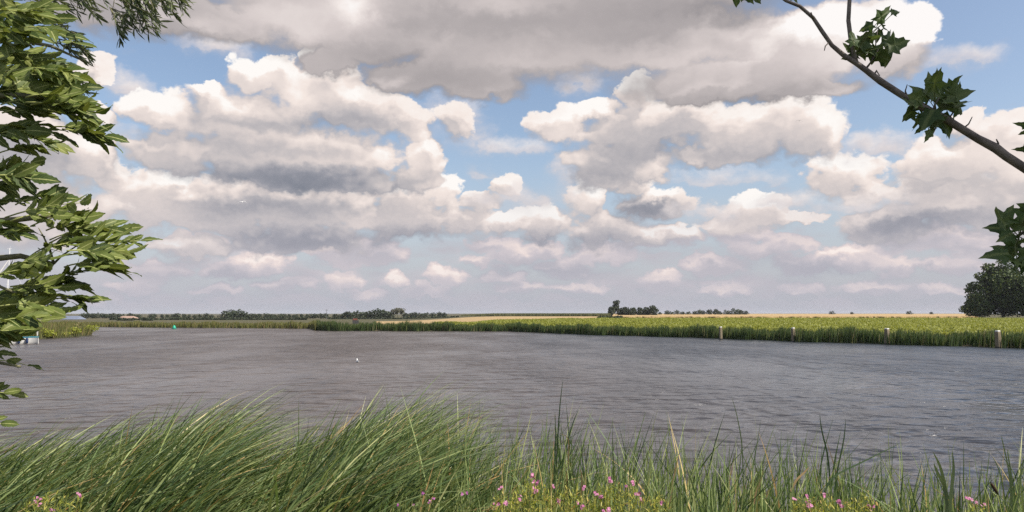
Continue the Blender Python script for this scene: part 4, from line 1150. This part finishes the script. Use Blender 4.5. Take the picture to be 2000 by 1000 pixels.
def make_tree(name, H, W, n, size, mat, bare=0.12, lobes=12, trunk_r=None, shape='round', extra=()):
    root = empty(name)
    blobs = []
    for i in range(lobes):
        t = (i + .5) / lobes
        z = H * (bare + (1 - bare) * (0.12 + .76 * t))
        prof = math.sin(math.pi * (0.18 + .72 * t)) if shape == 'round' else (1.0 if shape == 'wide' else .75 + .25 * math.sin(3.1 * t))
        R = W / 2 * prof
        an = i * 2.4
        d = R * random.uniform(.25, .62)
        br = W * (random.uniform(.09, .24) if lobes > 16 else random.uniform(.17, .27)) * (1.0 if lobes > 8 else 1.3)
        if lobes > 16: d = R * random.uniform(.3, .86)
        blobs.append((math.cos(an) * d, math.sin(an) * d, z, br, br, br * random.uniform(.65, .9)))
    blobs += list(extra)
    r = trunk_r or H * .022
    s = Soup()
    s.tube([(0, 0, -.3), (0.1, 0, H * .2), (-.05, .1, H * .5), (0, 0, H * .8)], [r, r * .8, r * .5, r * .15], 8)
    for b in blobs[::2]:
        s.tube([(0, 0, H * (bare + .1)), (b[0] * .5, b[1] * .5, b[2] * .8), b[:3]], [r * .45, r * .3, r * .08], 6)
    s.build('trunk', M['trunk'], root, True)
    grid_mesh('crown', crown_quads(blobs, n, size), mat, parent=root, smooth=False)
    return root

def place_tree(root, px, D, scale=1.0, dz=0.0, label=None, group=None, rz=None, sx=None):
    z = float(land_z(np.array(px), np.array(D)))
    root.location = ((px - 1000) / FX * D, D, z + dz)
    root.scale = (sx or scale, sx or scale, scale)
    root.rotation_euler[2] = random.uniform(0, 6.28) if rz is None else rz
    tag(root, label, 'tree', group)
    return root

def far_trees():
    # the big trees on the right bank
    g = 'big trees on the right bank'
    t = make_tree('broadleaf_tree', 23, 25, 17000, .7, M['big_tree'], .0, 40, .45, extra=[(-13, -1, 5, 3.6, 3, 2.0), (-16, -1, 4, 2.8, 3, 1.5), (-12, -2, 9.5, 3.2, 3, 1.8), (-11.5, 0, 14, 3.0, 3, 1.7), (-9, -1, 18, 2.8, 3, 1.7), (-5, 0, 22, 3.0, 3, 1.7), (1, -1, 24.5, 3.0, 3, 1.7), (-14, 0, 12, 1.6, 2, 1.0), (-7, -1, 21.5, 1.4, 2, 1.0), (-8.5, -3, 4, 2.6, 2.4, 2), (0, -6, 12, 3, 2, 2), (-4, -7, 8, 2.6, 2, 1.8), (4, -7, 15, 2.6, 2, 1.6)])
    place_tree(t, 1958, 330, 1, 0, 'large round dark tree behind the crop, overlapped by the sycamore leaves', g, rz=0.0)
    t = make_tree('broadleaf_tree', 19, 18, 9000, .7, M['big_tree'], .02, 34, .4)
    place_tree(t, 2015, 318, 1, 0, 'sunlit tree cut by the right edge, beside the large round dark one', g)
    t = make_tree('broadleaf_tree', 10.5, 12, 3600, .65, M['big_tree'], .0, 20, .25)
    place_tree(t, 1912, 328, 1, 0, 'low spreading tree at the left foot of the large round dark one', g)
    # clump on the horizon, right of the middle
    g = 'clump of trees at the wheat edge'
    D = 600
    t = make_tree('broadleaf_tree', 12.2, 8.5, 900, .8, M['far_tree'], .25, 10); place_tree(t, 1203, D, 1, 0, 'tallest tree of the horizon clump at the left end of the wheat', g)
    t = make_tree('broadleaf_tree', 7.6, 7.5, 600, .8, M['far_tree'], .02, 9); place_tree(t, 1194, D - 4, 1, 0, 'low dark tree under the tallest one of the horizon clump', g)
    proto = make_tree('broadleaf_tree', 7.2, 8.5, 700, .8, M['far_tree'], .02, 10)
    place_tree(proto, 1222, D + 5, 1, 0, 'middle tree of the even-topped row in the horizon clump', g)
    for px, s in ((1236, .93), (1250, .95)):
        place_tree(copy_tree(proto), px, D + random.uniform(-6, 6), s, 0, 'middle tree of the even-topped row in the horizon clump', g)
    place_tree(copy_tree(proto), 1213, D + 8, .9, 0, 'tree joining the tallest one to the even-topped row of the clump', g)
    place_tree(copy_tree(proto), 1263, D, .98, 0, 'last but one tree of the horizon clump, beside its round end tree', g)
    t = make_tree('broadleaf_tree', 8.2, 9.0, 800, .8, M['far_tree'], .02, 10); place_tree(t, 1276, D - 3, 1, 0, 'round domed tree ending the horizon clump on the right', g)
    # row of small trees beyond the wheat
    g = 'row of small trees beyond the wheat'
    D = 900
    protos = [make_tree('field_tree', 7, 8, 260, 1.0, M['far_tree'], .05, 7), make_tree('field_tree', 7, 5.5, 220, 1.0, M['far_tree'], .12, 6), make_tree('field_tree', 7, 11, 300, 1.0, M['far_tree'], .03, 8)]
    used = [False] * 3
    def tr(px, kind, h, label, group, D, w=1.0, extra=0.0):
        o = protos[kind] if not used[kind] else copy_tree(protos[kind])
        used[kind] = True
        s = h / 7
        place_tree(o, px, D + random.uniform(-12, 12), s, 0, label, group, sx=s * w * 1.35)
    common = 'low dark bush-like tree in the broken row beyond the wheat'
    for px, kind, h in ((1289, 0, 3.6), (1303, 0, 5.2), (1311, 2, 4.0), (1322, 2, 5.4), (1334, 0, 4.2), (1345, 2, 4.0), (1357, 0, 4.6), (1406, 0, 4.6)):
        tr(px, kind, h, common, g, D)
    tr(1367, 2, 5.8, 'wide tree with a rounded top, first of the taller middle group of the row', g, D)
    tr(1374, 0, 5.2, 'tree tucked behind the wide rounded one in the row', g, D)
    tr(1385, 1, 6.6, 'slim upright tree standing alone in the middle of the row', g, D)
    tr(1398, 0, 6.8, 'rounded tree just past the slim upright one in the row', g, D)
    tr(1419, 2, 5.6, 'flat-topped tree left of the big dome in the row', g, D)
    tr(1436, 2, 7.0, 'biggest domed tree near the right end of the row', g, D, 1.2)
    tr(1446, 0, 5.8, 'tree merging into the right side of the big dome in the row', g, D)
    tr(1457, 0, 5.0, 'small round tree ending the row beyond the wheat on the right', g, D)
    g = 'scattered bushes on the right horizon'
    for px, h, lab in ((1625, 5.2, 'dark mound of a bush breaking the wheat horizon, larger of its pair'), (1664, 4.2, 'tiny bush on the horizon right of the dark mound'), (1776, 5.2, 'isolated dark bush halfway between the dark mound and the big trees'), (1819, 4.2, 'tiny bush between the isolated dark bush and the big trees')):
        tr(px, 2 if h > 5 else 0, h, lab, g, 1150)
    # tree line along the left horizon
    g = 'tree line along the left horizon'
    common = 'small rounded tree in the long even tree line on the left horizon'
    for px in list(range(282, 425, 11)) + list(range(482, 640, 9)) + list(range(652, 672, 9)):
        if px in (282,): continue
        tr(px + random.uniform(-3, 3), random.choice((0, 0, 1, 2)), random.uniform(3.2, 4.5), common, g, 640)
    for px, k, h, lab in ((452, 0, 8.4, 'tallest leafy tree left of the pole in the left tree line'), (464, 2, 8.0, 'broad tree touching the tallest leafy one of the left tree line'), (441, 2, 6.6, 'tree on the left flank of the tallest leafy one in the line'),
                          (475, 0, 7.0, 'tree closing the tall trio of the left tree line'), (678, 1, 7.2, 'pointed lone tree just left of the rusty shed'), (690, 2, 6.2, 'low wide tree above the rusty shed'), (702, 2, 6.8, 'tree with a flat crown right of the rusty shed'),
                          (716, 0, 6.6, 'round tree left of the double hump in the tree line'), (728, 2, 7.6, 'first hump of the double hump in the tree line'), (739, 2, 8.6, 'highest hump of the tree line left of the pale trees'), (751, 2, 7.6, 'tree sloping down from the highest hump towards the pale trees'), (762, 0, 6.2, 'low tree at the foot of the pale trees')):
        tr(px, k, h * .84, lab, g, 620, 1.15)
    lowc = 'low bushy tree in the thinning right part of the left tree line'
    for px, h in ((792, 5.6), (803, 5.4), (811, 6.2), (821, 5.0), (833, 5.2), (845, 5.2), (858, 5.4), (868, 4.8)):
        tr(px, random.choice((0, 2)), h * .82, lowc, g, 700)
    fl = 'low bush in the flat hedge line around the two barns'
    for px in (164, 172, 182, 190, 199, 206, 214, 222, 230, 240, 252, 262, 272):
        tr(px + random.uniform(-2, 2), random.choice((0, 2)), random.uniform(3.4, 4.6), fl, g, 680)
    # pale bare-stemmed trees
    g = 'pale open-crowned trees in the tree line'
    p = make_tree('pale_tree', 8.6, 6.2, 220, .8, M['pale_tree'], .45, 6, .2, 'wide')
    for i, (px, s, lab) in enumerate(((769, .96, 'pale bare-stemmed tree, left one of the three with parasol crowns'), (777, 1.0, 'pale bare-stemmed tree, middle one of the three with parasol crowns'), (785, .98, 'pale bare-stemmed tree, right one of the three with parasol crowns'))):
        place_tree(p if i == 0 else copy_tree(p), px, 610, s, 0, lab, g)
    # dark hedges on the polder
    def hedge(px0, px1, D, h, w, label, n):
        px = rng.uniform(px0, px1, n)
        d = D + rng.uniform(-w, w, n)
        P = land_pt(px, d)
        Q = crown_quads([(0, 0, 0, .4, .4, .4)], n, .75)
        P[:, 2] += rng.uniform(0, h, n) * (0.75 + 0.25 * np.sin(P[:, 0] * .3))
        tag(grid_mesh('hedge', Q + P[:, None, None, :], M['far_tree'], smooth=False), label, 'hedge')
    hedge(215, 600, 520, 1.5, 1.0, 'long low dark hedge behind the farthest reeds', 4500)
    hedge(640, 895, 590, 1.3, 1.0, 'long low dark hedge at the foot of the double-humped trees', 2200)
    hedge(228, 262, 470, 1.9, 1.0, 'short black hedge piece right below the orange roof', 500)
    hedge(278, 300, 470, 1.7, 1.0, 'short black hedge piece left of the green buoy', 300)
    hedge(1168, 1215, 318, .9, 2.0, 'green scrub strip at the near left corner of the wheat', 700)
far_trees()

# ------------------------------------------------------------------ bushes on the left spit
def spit():
    pts = [(-300, 672), (60, 663.5), (120, 660.5), (176, 656), (182, 653.5), (150, 649), (60, 646), (-300, 646)]
    W = [at(x, y) for x, y in pts]
    me = Soup()
    n = len(W)
    c = sum((w.xy for w in W), Vector((0, 0))) / n
    lo = [(w.x, w.y, -.3) for w in W]
    hi = [(w.x + (c.x - w.x) * .06, w.y + (c.y - w.y) * .10, .35) for w in W]
    me.add(lo + hi, [(i, (i + 1) % n, n + (i + 1) % n, n + i) for i in range(n)] + [tuple(range(n, 2 * n))])
    o = me.build('spit', M['bank']); o['kind'] = 'structure'
    # vegetation: reeds
    from mathutils.geometry import intersect_point_line
    def inside(p):
        r = False; j = n - 1
        for i in range(n):
            a, b = W[i], W[j]
            if (a.y > p[1]) != (b.y > p[1]) and p[0] < (b.x - a.x) * (p[1] - a.y) / (b.y - a.y) + a.x: r = not r
            j = i
        return r
    P = []
    xs = [w.x for w in W]; ys = [w.y for w in W]
    while len(P) < 7000:
        p = (random.uniform(-78, max(xs)), random.uniform(min(ys), max(ys)))
        if inside(p): P.append((p[0], p[1], .1))
    P = np.array(P)
    h = rng.uniform(1.0, 1.9, len(P)) * np.interp(P[:, 0], [-66, -61], [1.0, .85])
    blades('reeds', P, h, rng.normal(.25, .2, len(P)), rng.uniform(.05, .12, len(P)), M['left_reed'], 3, 'brownish green reeds covering the spit behind the white boat', 'reeds')
    for px, py, h, w, lab in ((88, 661.5, 1.25, 1.9, 'bright lime green bush at the waterline nearest the white boat'), (140, 658.2, 1.25, 1.7, 'bright lime green bush in the middle of the spit waterline'), (172, 655, 1.5, 2.0, 'lime green bush on the outer tip of the spit'),
                              (112, 659.5, .7, 3.0, 'low lime green shrub between the two bright waterline bushes'), (154, 653, 1.7, 2.2, 'taller dull green bush behind the spit tip')):
        b = at(px, py)
        root = empty('shrub', (b.x, b.y + .6, .1)); tag(root, lab, 'bush', 'lime bushes on the spit')
        s = Soup()
        for k in range(5):
            e = Vector((random.uniform(-.4, .4) * w, random.uniform(-.4, .4) * w, h * .7))
            s.tube([(0, 0, -.1), e * .5 + Vector((0, 0, .1)), e], [.03, .02, .006], 5)
        s.build('stem', M['trunk'], root)
        bl = [(random.uniform(-.33, .33) * w, random.uniform(-.3, .3) * w, h * random.uniform(.3, .72), w * .24, w * .24, h * .3) for _ in range(8)]
        grid_mesh('foliage', crown_quads(bl, 700, .15), M['shrub_lime'] if 'dull' not in lab else M['left_reed'], parent=root, smooth=False)
spit()

# ------------------------------------------------------------------ mooring posts
M['post_wood'] = plain('weathered_post', (0.26, 0.21, 0.135), 0.85, 0.4, 6, 0.5, 0.02, (0.16, 0.13, 0.085))
M['post_cap'] = plain('white_post_cap', (0.80, 0.78, 0.72), 0.5, 0.1, 8)
M['post_wet'] = plain('wet_post_foot', (0.035, 0.03, 0.025), 0.4, 0.3, 8)
def posts():
    data = [(1408, 663.0, 638.0, .33, 'mooring post furthest from the big tree, thinnest of the four'), (1550, 667.3, 639.8, .37, 'second mooring post, standing between the thinnest and the third'),
            (1732.5, 672.8, 641.0, .41, 'third mooring post with an evenly sunlit face'), (1950.5, 679.5, 645.5, .42, 'thickest mooring post nearest the right edge, with a tapered top')]
    proto = None
    for px, yb, yt, w, lab in data:
        b = at(px, yb)
        h = at_depth(px, yt, b.y).z
        if proto is None:
            root = empty('mooring_post')
            s = Soup()
            ring = [(1, .82), (.82, 1), (-.82, 1), (-1, .82), (-1, -.82), (-.82, -1), (.82, -1), (1, -.82)]
            zs = [(-.9, .97), (.15, .98), (.5, .96), (.86, .93), (.945, .80)]
            vs = [(x * .5 * k, y * .5 * k, z) for z, k in zs for x, y in ring]
            fs = [(i * 8 + k, i * 8 + (k + 1) % 8, (i + 1) * 8 + (k + 1) % 8, (i + 1) * 8 + k) for i in range(len(zs) - 1) for k in range(8)]
            s.add(vs, fs + [tuple(range(7, -1, -1)), tuple(32 + k for k in range(8))])
            s.build('shaft', M['post_wood'], root)
            s = Soup()
            zs = [(-.3, 1.0), (.05, 1.0), (.07, .985)]
            vs = [(x * .505 * k, y * .505 * k, z) for z, k in zs for x, y in ring]
            s.add(vs, [(i * 8 + k, i * 8 + (k + 1) % 8, (i + 1) * 8 + (k + 1) % 8, (i + 1) * 8 + k) for i in range(2) for k in range(8)])
            s.build('wet_foot', M['post_wet'], root)
            s = Soup()
            zs = [(.935, .70), (.94, .84), (.965, .84), (.985, .82), (1.0, .72)]
            vs = [(x * .5 * k, y * .5 * k, z) for z, k in zs for x, y in ring]
            fs = [(i * 8 + k, i * 8 + (k + 1) % 8, (i + 1) * 8 + (k + 1) % 8, (i + 1) * 8 + k) for i in range(len(zs) - 1) for k in range(8)]
            s.add(vs, fs + [tuple(range(7, -1, -1)), tuple(32 + k for k in range(8))])
            s.build('cap', M['post_cap'], root)
            proto = root; o = root
        else:
            o = copy_tree(proto)
        o.location = (b.x, b.y, 0); o.scale = (w, w, h); o.rotation_euler = (random.uniform(-.015, .015), random.uniform(-.02, .02), math.radians(random.uniform(15, 28)))
        tag(o, lab, 'mooring post', 'mooring posts along the right bank')
posts()

# ------------------------------------------------------------------ buoy, boat, birds, barns
M['buoy'] = plain('buoy_green', (0.02, 0.42, 0.26), 0.45, 0.2, 5)
M['buoy_dark'] = plain('buoy_float', (0.01, 0.16, 0.12), 0.5, 0.2, 5)
M['gel'] = plain('boat_white', (0.62, 0.61, 0.58), 0.4, 0.06, 3)
M['teal'] = plain('boat_trim', (0.03, 0.20, 0.26), 0.4, 0.1, 4)
M['navy'] = plain('fender_navy', (0.012, 0.03, 0.09), 0.6, 0.1, 5)
M['alu'] = plain('mast_metal', (0.70, 0.70, 0.70), 0.35, 0.1, 5)
M['sail'] = plain('sail_cloth', (0.72, 0.70, 0.66), 0.8, 0.15, 6)
M['glass'] = plain('boat_window', (0.02, 0.025, 0.03), 0.1, 0.1, 3)
M['feather'] = plain('white_feather', (0.82, 0.82, 0.80), 0.7, 0.1, 20)
M['feather_grey'] = plain('grey_feather', (0.30, 0.31, 0.33), 0.7, 0.15, 20)
M['feather_black'] = plain('black_feather', (0.02, 0.02, 0.02), 0.7, 0.1, 20)
M['beak'] = plain('beak_orange', (0.5, 0.18, 0.03), 0.5, 0.1, 20)

def buoy():
    b = at(340, 642.6)
    root = empty('buoy', (b.x, b.y, 0)); tag(root, 'green channel buoy with a conical top floating before far reeds', 'buoy')
    s = Soup(); s.lathe([(.30, -.25), (.46, -.1), (.50, .08), (.46, .17), (.30, .20)], 18); s.build('float', M['buoy_dark'], root, True)
    s = Soup(); s.lathe([(.36, .19), (.34, .30), (.27, .50), (.20, .66), (.12, .74), (.02, .78)], 18); s.build('cone', M['buoy'], root, True)
    s = Soup()
    s.tube([(0, 0, .7), (0, 0, .95)], .02, 6); s.build('top_pin', M['buoy_dark'], root)
buoy()

def sailboat():
    st = at(70, 671.5)
    L = 7.2
    root = empty('sailing_boat', (st.x, st.y + .4, 0)); tag(root, 'white sailing boat with blue fenders and bare mast behind the leaves', 'boat')
    root.rotation_euler = (0, 0, math.radians(28))
    # the bow points towards -x
    secs = [(0.0, .50, .70), (.15, .78, .70), (.4, 1.05, .70), (.65, .95, .76), (.85, .55, .88), (.97, .14, 1.0), (1.0, .02, 1.05)]
    s = Soup(); vs = []
    prof = [(0, -.35), (.55, -.28), (.88, -.05), (.97, .3), (1.0, .8), (1.0, 1.0)]
    for t, hw, fb in secs:
        x = -L * t
        side = [(hw * a, (z * fb if z > 0 else z * (1 - t * .8))) for a, z in prof]
        vs += [(x - (.25 * (z / fb) if t > .9 else 0), y, z) for y, z in side[::-1]] + [(x - (.25 * (z / fb) if t > .9 else 0), -y, z) for y, z in side[1:]]
    m_ = len(prof) * 2 - 1
    fs = [(i * m_ + k, i * m_ + k + 1, (i + 1) * m_ + k + 1, (i + 1) * m_ + k) for i in range(len(secs) - 1) for k in range(m_ - 1)]
    fs += [tuple(range(m_))]
    s.add(vs, fs); s.build('hull', M['gel'], root, True)
    s = Soup()
    top = [(vs[i * m_], vs[(i + 1) * m_ - 1]) for i in range(len(secs))]
    dv = []
    for a, b in top:
        dv += [(a[0], a[1] * .97, a[2] - .03), (b[0], b[1] * .97, b[2] - .03)]
    s.add(dv, [(2 * i, 2 * i + 2, 2 * i + 3, 2 * i + 1) for i in range(len(secs) - 1)]); s.build('deck', M['gel'], root)
    s = Soup()
    for k in (0, 1):
        s.tube([t_[k] for t_ in top], .045, 6)
    s.tube([top[0][0], top[0][1]], .045, 6)
    s.build('rub_rail', M['teal'], root)
    s = Soup(); s.box((-3.4, 0, 1.05), (2.5, 1.3, .45), taper=.82); s.build('cabin', M['gel'], root)
    s = Soup(); s.box((-3.4, -.62, 1.08), (1.7, .06, .16)); s.box((-3.4, .62, 1.08), (1.7, .06, .16)); s.build('cabin_window', M['glass'], root)
    mx = (at_depth(23, 612, st.y + .4) - Vector((st.x, 0, 0))).x
    zt = at_depth(24, 488, st.y + .4).z
    s = Soup(); s.tube([(mx, 0, .9), (mx, 0, zt)], [.07, .05], 8)
    s.tube([(mx - .2, 0, zt), (mx + .25, 0, zt + .02)], .02, 5); s.tube([(mx, 0, zt), (mx + .1, 0, zt + .3)], .012, 5)
    s.build('mast', M['alu'], root)
    s = Soup(); s.tube([(mx, 0, zt - .05), (-.1, 0, .9)], .012, 5)
    for sd in (-1, 1):
        s.tube([(mx, 0, zt - 1.2), (mx - .1, sd * 1.05, .85)], .010, 5); s.tube([(mx, 0, zt * .62), (mx - .1, sd * .45, zt * .62)], .02, 5)
    s.build('rigging', M['alu'], root)
    bowx = -L * .98
    s = Soup(); s.tube([(mx + (bowx - mx) * t, 0, (zt - 1.1) + (1.3 - zt + 1.1) * t) for t in (0, .1, .4, .8, 1)], [.03, .06, .08, .09, .04], 8)
    s.build('furled_sail', M['sail'], root)
    s = Soup(); s.tube([(mx, 0, 1.75), (mx + 2.6, 0, 1.8)], [.05, .05], 8); s.tube([(mx + .1, 0, 1.88), (mx + 1.2, 0, 1.95), (mx + 2.5, 0, 1.9)], [.12, .13, .06], 8); s.build('boom', M['sail'], root)
    for x in (-.95, -1.65):
        s = Soup(); s.lathe([(.03, .70), (.10, .62), (.125, .5), (.125, .2), (.10, .1), (.03, .04)], 10, (x, -.95 if x > -1.3 else -1.05, 0)); s.build('fender', M['navy'], root, True)
    s = Soup(); s.tube([(-.1, -.5, .85), (-.1, -.5, 1.35), (-.1, .5, 1.35), (-.1, .5, .85)], .018, 6); s.build('stern_rail', M['alu'], root)
sailboat()

def gull(name, label, P, span, yaw, roll, dihedral, cols, group=None):
    """flying gull, wings arched downwards, one mesh"""
    s = Soup()
    k = span
    s.tube([(0, .20 * k, .01 * k), (0, .17 * k, .012 * k), (0, .12 * k, .016 * k), (0, .03 * k, .012 * k), (0, -.08 * k, .004 * k), (0, -.16 * k, 0), (0, -.21 * k, 0)],
           [.004 * k, .022 * k, .028 * k, .045 * k, .038 * k, .022 * k, .03 * k], 10, mat=0)
    for sd in (-1, 1):
        secs = []
        for t in np.linspace(0, 1, 9):
            x = sd * k * .5 * (t if t < .9 else .9 + (t - .9) * .9)
            z = k * .5 * (dihedral[0] * math.sin(min(t, .45) / .45 * 1.57) - dihedral[1] * max(0, t - .35) ** 1.2) + .015 * k
            c = k * .13 * (1 - t ** 2.2) + .01 * k
            sweep = -k * .10 * max(0, t - .4) + k * .02
            secs.append((x, sweep, z, c, t))
        vs = []
        for x, y, z, c, t in secs:
            vs += [(x, y + c * .45, z), (x, y, z + .012 * k * (1 - t)), (x, y - c * .55, z - .004 * k), (x, y, z - .006 * k)]
        for i in range(len(secs) - 1):
            mat = 2 if secs[i][4] > .72 else 1
            b = i * 4
            s.add([vs[b + q] for q in range(8)], [(q, (q + 1) % 4, 4 + (q + 1) % 4, 4 + q) for q in range(4)], mat=mat)
    s.add([(0, .20 * k, .012 * k), (.008 * k, .20 * k, .005 * k), (-.008 * k, .20 * k, .005 * k), (0, .24 * k, .004 * k)], [(0, 1, 3), (1, 2, 3), (2, 0, 3)], mat=3)
    o = s.build(name, cols, None, True)
    o.location = P; o.rotation_euler = (roll[0], roll[1], yaw)
    tag(o, label, 'bird', group)

def birds():
    F = [M['feather'], M['feather'], M['feather_black'], M['beak']]
    # span about 14 px at 100 m
    gull('gull', 'white gull in flight with one dark wing, below the big left cloud', at_depth(473, 394.5, 62), .95, math.radians(20), (.25, -.15), (.12, .95), [M['feather'], M['feather'], M['feather_grey'], M['beak']], 'gulls in flight')
    gull('gull', 'dark gull in flight before the pale cloud left of the sycamore branch', at_depth(1561, 236, 105), 1.0, math.radians(-30), (.1, .1), (.16, .70), [M['feather_grey'], M['feather_grey'], M['feather_black'], M['beak']], 'gulls in flight')
    gull('gull', 'tiny far bird low over the wheat left of the big trees', at_depth(1759, 603, 380), .9, 1.0, (.1, .1), (.3, .3), [M['feather_black']] * 4, 'gulls in flight')
    # sitting on the water
    b = at(698.5, 707.5)
    s = Soup()
    s.tube([(-.24, 0, .13), (-.16, 0, .12), (-.05, 0, .10), (.08, 0, .11), (.15, 0, .17), (.175, 0, .25), (.20, 0, .31), (.245, 0, .305)], [.012, .05, .10, .095, .06, .04, .045, .018], 12, mat=0)
    s.tube([(-.30, 0, .15), (-.20, 0, .17), (-.06, 0, .19), (.05, 0, .18)], [.006, .03, .05, .02], 8, mat=1)
    s.tube([(.245, 0, .305), (.30, 0, .295)], [.014, .003], 6, mat=2)
    o = s.build('gull', [M['feather'], M['feather_grey'], M['beak']], None, True)
    o.location = (b.x, b.y, -.03); o.rotation_euler = (0, 0, math.radians(118)); o.scale = (.8, .8, .8)
    tag(o, 'white gull sitting on the open water in the middle of the river', 'bird')
birds()

M['roof_blue'] = plain('blue_grey_roof', (0.17, 0.20, 0.27), 0.5, 0.15, .5)
M['roof_tile'] = plain('orange_roof_tiles', (0.38, 0.26, 0.20), 0.8, 0.2, .8)
M['wall_pale'] = plain('pale_barn_wall', (0.40, 0.40, 0.42), 0.8, 0.15, .5)
M['wall_brick'] = plain('brick_barn_wall', (0.24, 0.12, 0.08), 0.9, 0.2, .8)
M['rust'] = plain('rusty_sheet', (0.16, 0.045, 0.025), 0.8, 0.4, 1.5)
M['dark_door'] = plain('barn_door', (0.05, 0.05, 0.05), 0.8, 0.2, 1)
M['pole'] = plain('pole_metal', (0.12, 0.12, 0.13), 0.6, 0.2, 2)

def barn(name, px0, px1, D, top_y, eave_y, wall, roof, label, rz=0.0, hip=0.18, depth=9.0):
    x0, x1 = (px0 - 1000) / FX * D, (px1 - 1000) / FX * D
    L = x1 - x0; z0 = float(land_z(np.array((px0 + px1) / 2), np.array(D)))
    zr = CAM_Z - (top_y - HORIZON) / FX * D; ze = CAM_Z - (eave_y - HORIZON) / FX * D
    root = empty(name, ((x0 + x1) / 2, D, z0), rz); tag(root, label, 'barn')
    he, hr = ze - z0, zr - z0
    s = Soup(); s.box((0, 0, he / 2 - .1), (L * .96, depth * .94, he + .2)); s.build('wall', wall, root)
    s = Soup()
    a, b = L / 2, depth / 2; r = a - L * hip
    V = [(-a, -b, he), (a, -b, he), (a, b, he), (-a, b, he), (-r, 0, hr), (r, 0, hr)]
    s.add(V, [(0, 1, 5, 4), (1, 2, 5), (2, 3, 4, 5), (3, 0, 4), (3, 2, 1, 0)]); s.build('roof', roof, root)
    s = Soup(); s.box((L * .1, -depth * .47 - .02, he * .42), (2.6, .08, he * .84)); s.build('door', M['dark_door'], root)
barn('barn', 103, 160, 560, 617.0, 623.6, M['wall_pale'], M['roof_blue'], 'long barn with a blue grey roof behind the left spit', 0, .06, 14)
barn('barn', 233, 268, 600, 617.2, 622.2, M['wall_brick'], M['roof_tile'], 'low farmhouse with an orange tiled hip roof on the left horizon', 0, .2, 10)
barn('shed', 689, 698, 330, 622.2, 624.0, M['rust'], M['rust'], 'small rusty red shed behind the reeds of the middle bank', .3, .02, 2.0)

def pole():
    D = 560
    x = (638 - 1000) / FX * D; z0 = float(land_z(np.array(638.0), np.array(D)))
    zt = CAM_Z - (605.5 - HORIZON) / FX * D
    root = empty('utility_pole', (x, D, z0)); tag(root, 'thin dark pole with a crossbar rising over the left tree line', 'pole')
    s = Soup(); s.tube([(0, 0, -.3), (0, 0, zt - z0)], [.20, .13], 8); s.build('shaft', M['pole'], root)
    s = Soup(); s.box((0, 0, zt - z0 - .15), (2.0, .16, .18)); s.box((0, 0, zt - z0 + .3), (.16, .16, .7)); s.build('crossbar', M['pole'], root)
pole()

# ------------------------------------------------------------------ air
def haze():
    R_ = 13000.0
    lo, hi = -3.0, 32.0
    s = Soup()
    s.add([(-R_, -400, lo), (R_, -400, lo), (R_, R_, lo), (-R_, R_, lo), (-R_, -400, hi), (R_, -400, hi), (R_, R_, hi), (-R_, R_, hi)],
          [(3, 2, 1, 0), (4, 5, 6, 7), (0, 1, 5, 4), (1, 2, 6, 5), (2, 3, 7, 6), (3, 0, 4, 7)])
    m_, N = material('thin_haze')
    v = N.new('ShaderNodeVolumePrincipled')
    v.inputs['Color'].default_value = (0.80, 0.84, 0.92, 1.0)
    v.inputs['Density'].default_value = 0.00006
    out = N.new('ShaderNodeOutputMaterial')
    m_.node_tree.links.new(v.outputs[0], out.inputs['Volume'])
    o = s.build('haze', m_)
    tag(o, 'thin pale summer haze over the far land', 'haze', kind='stuff')
haze()
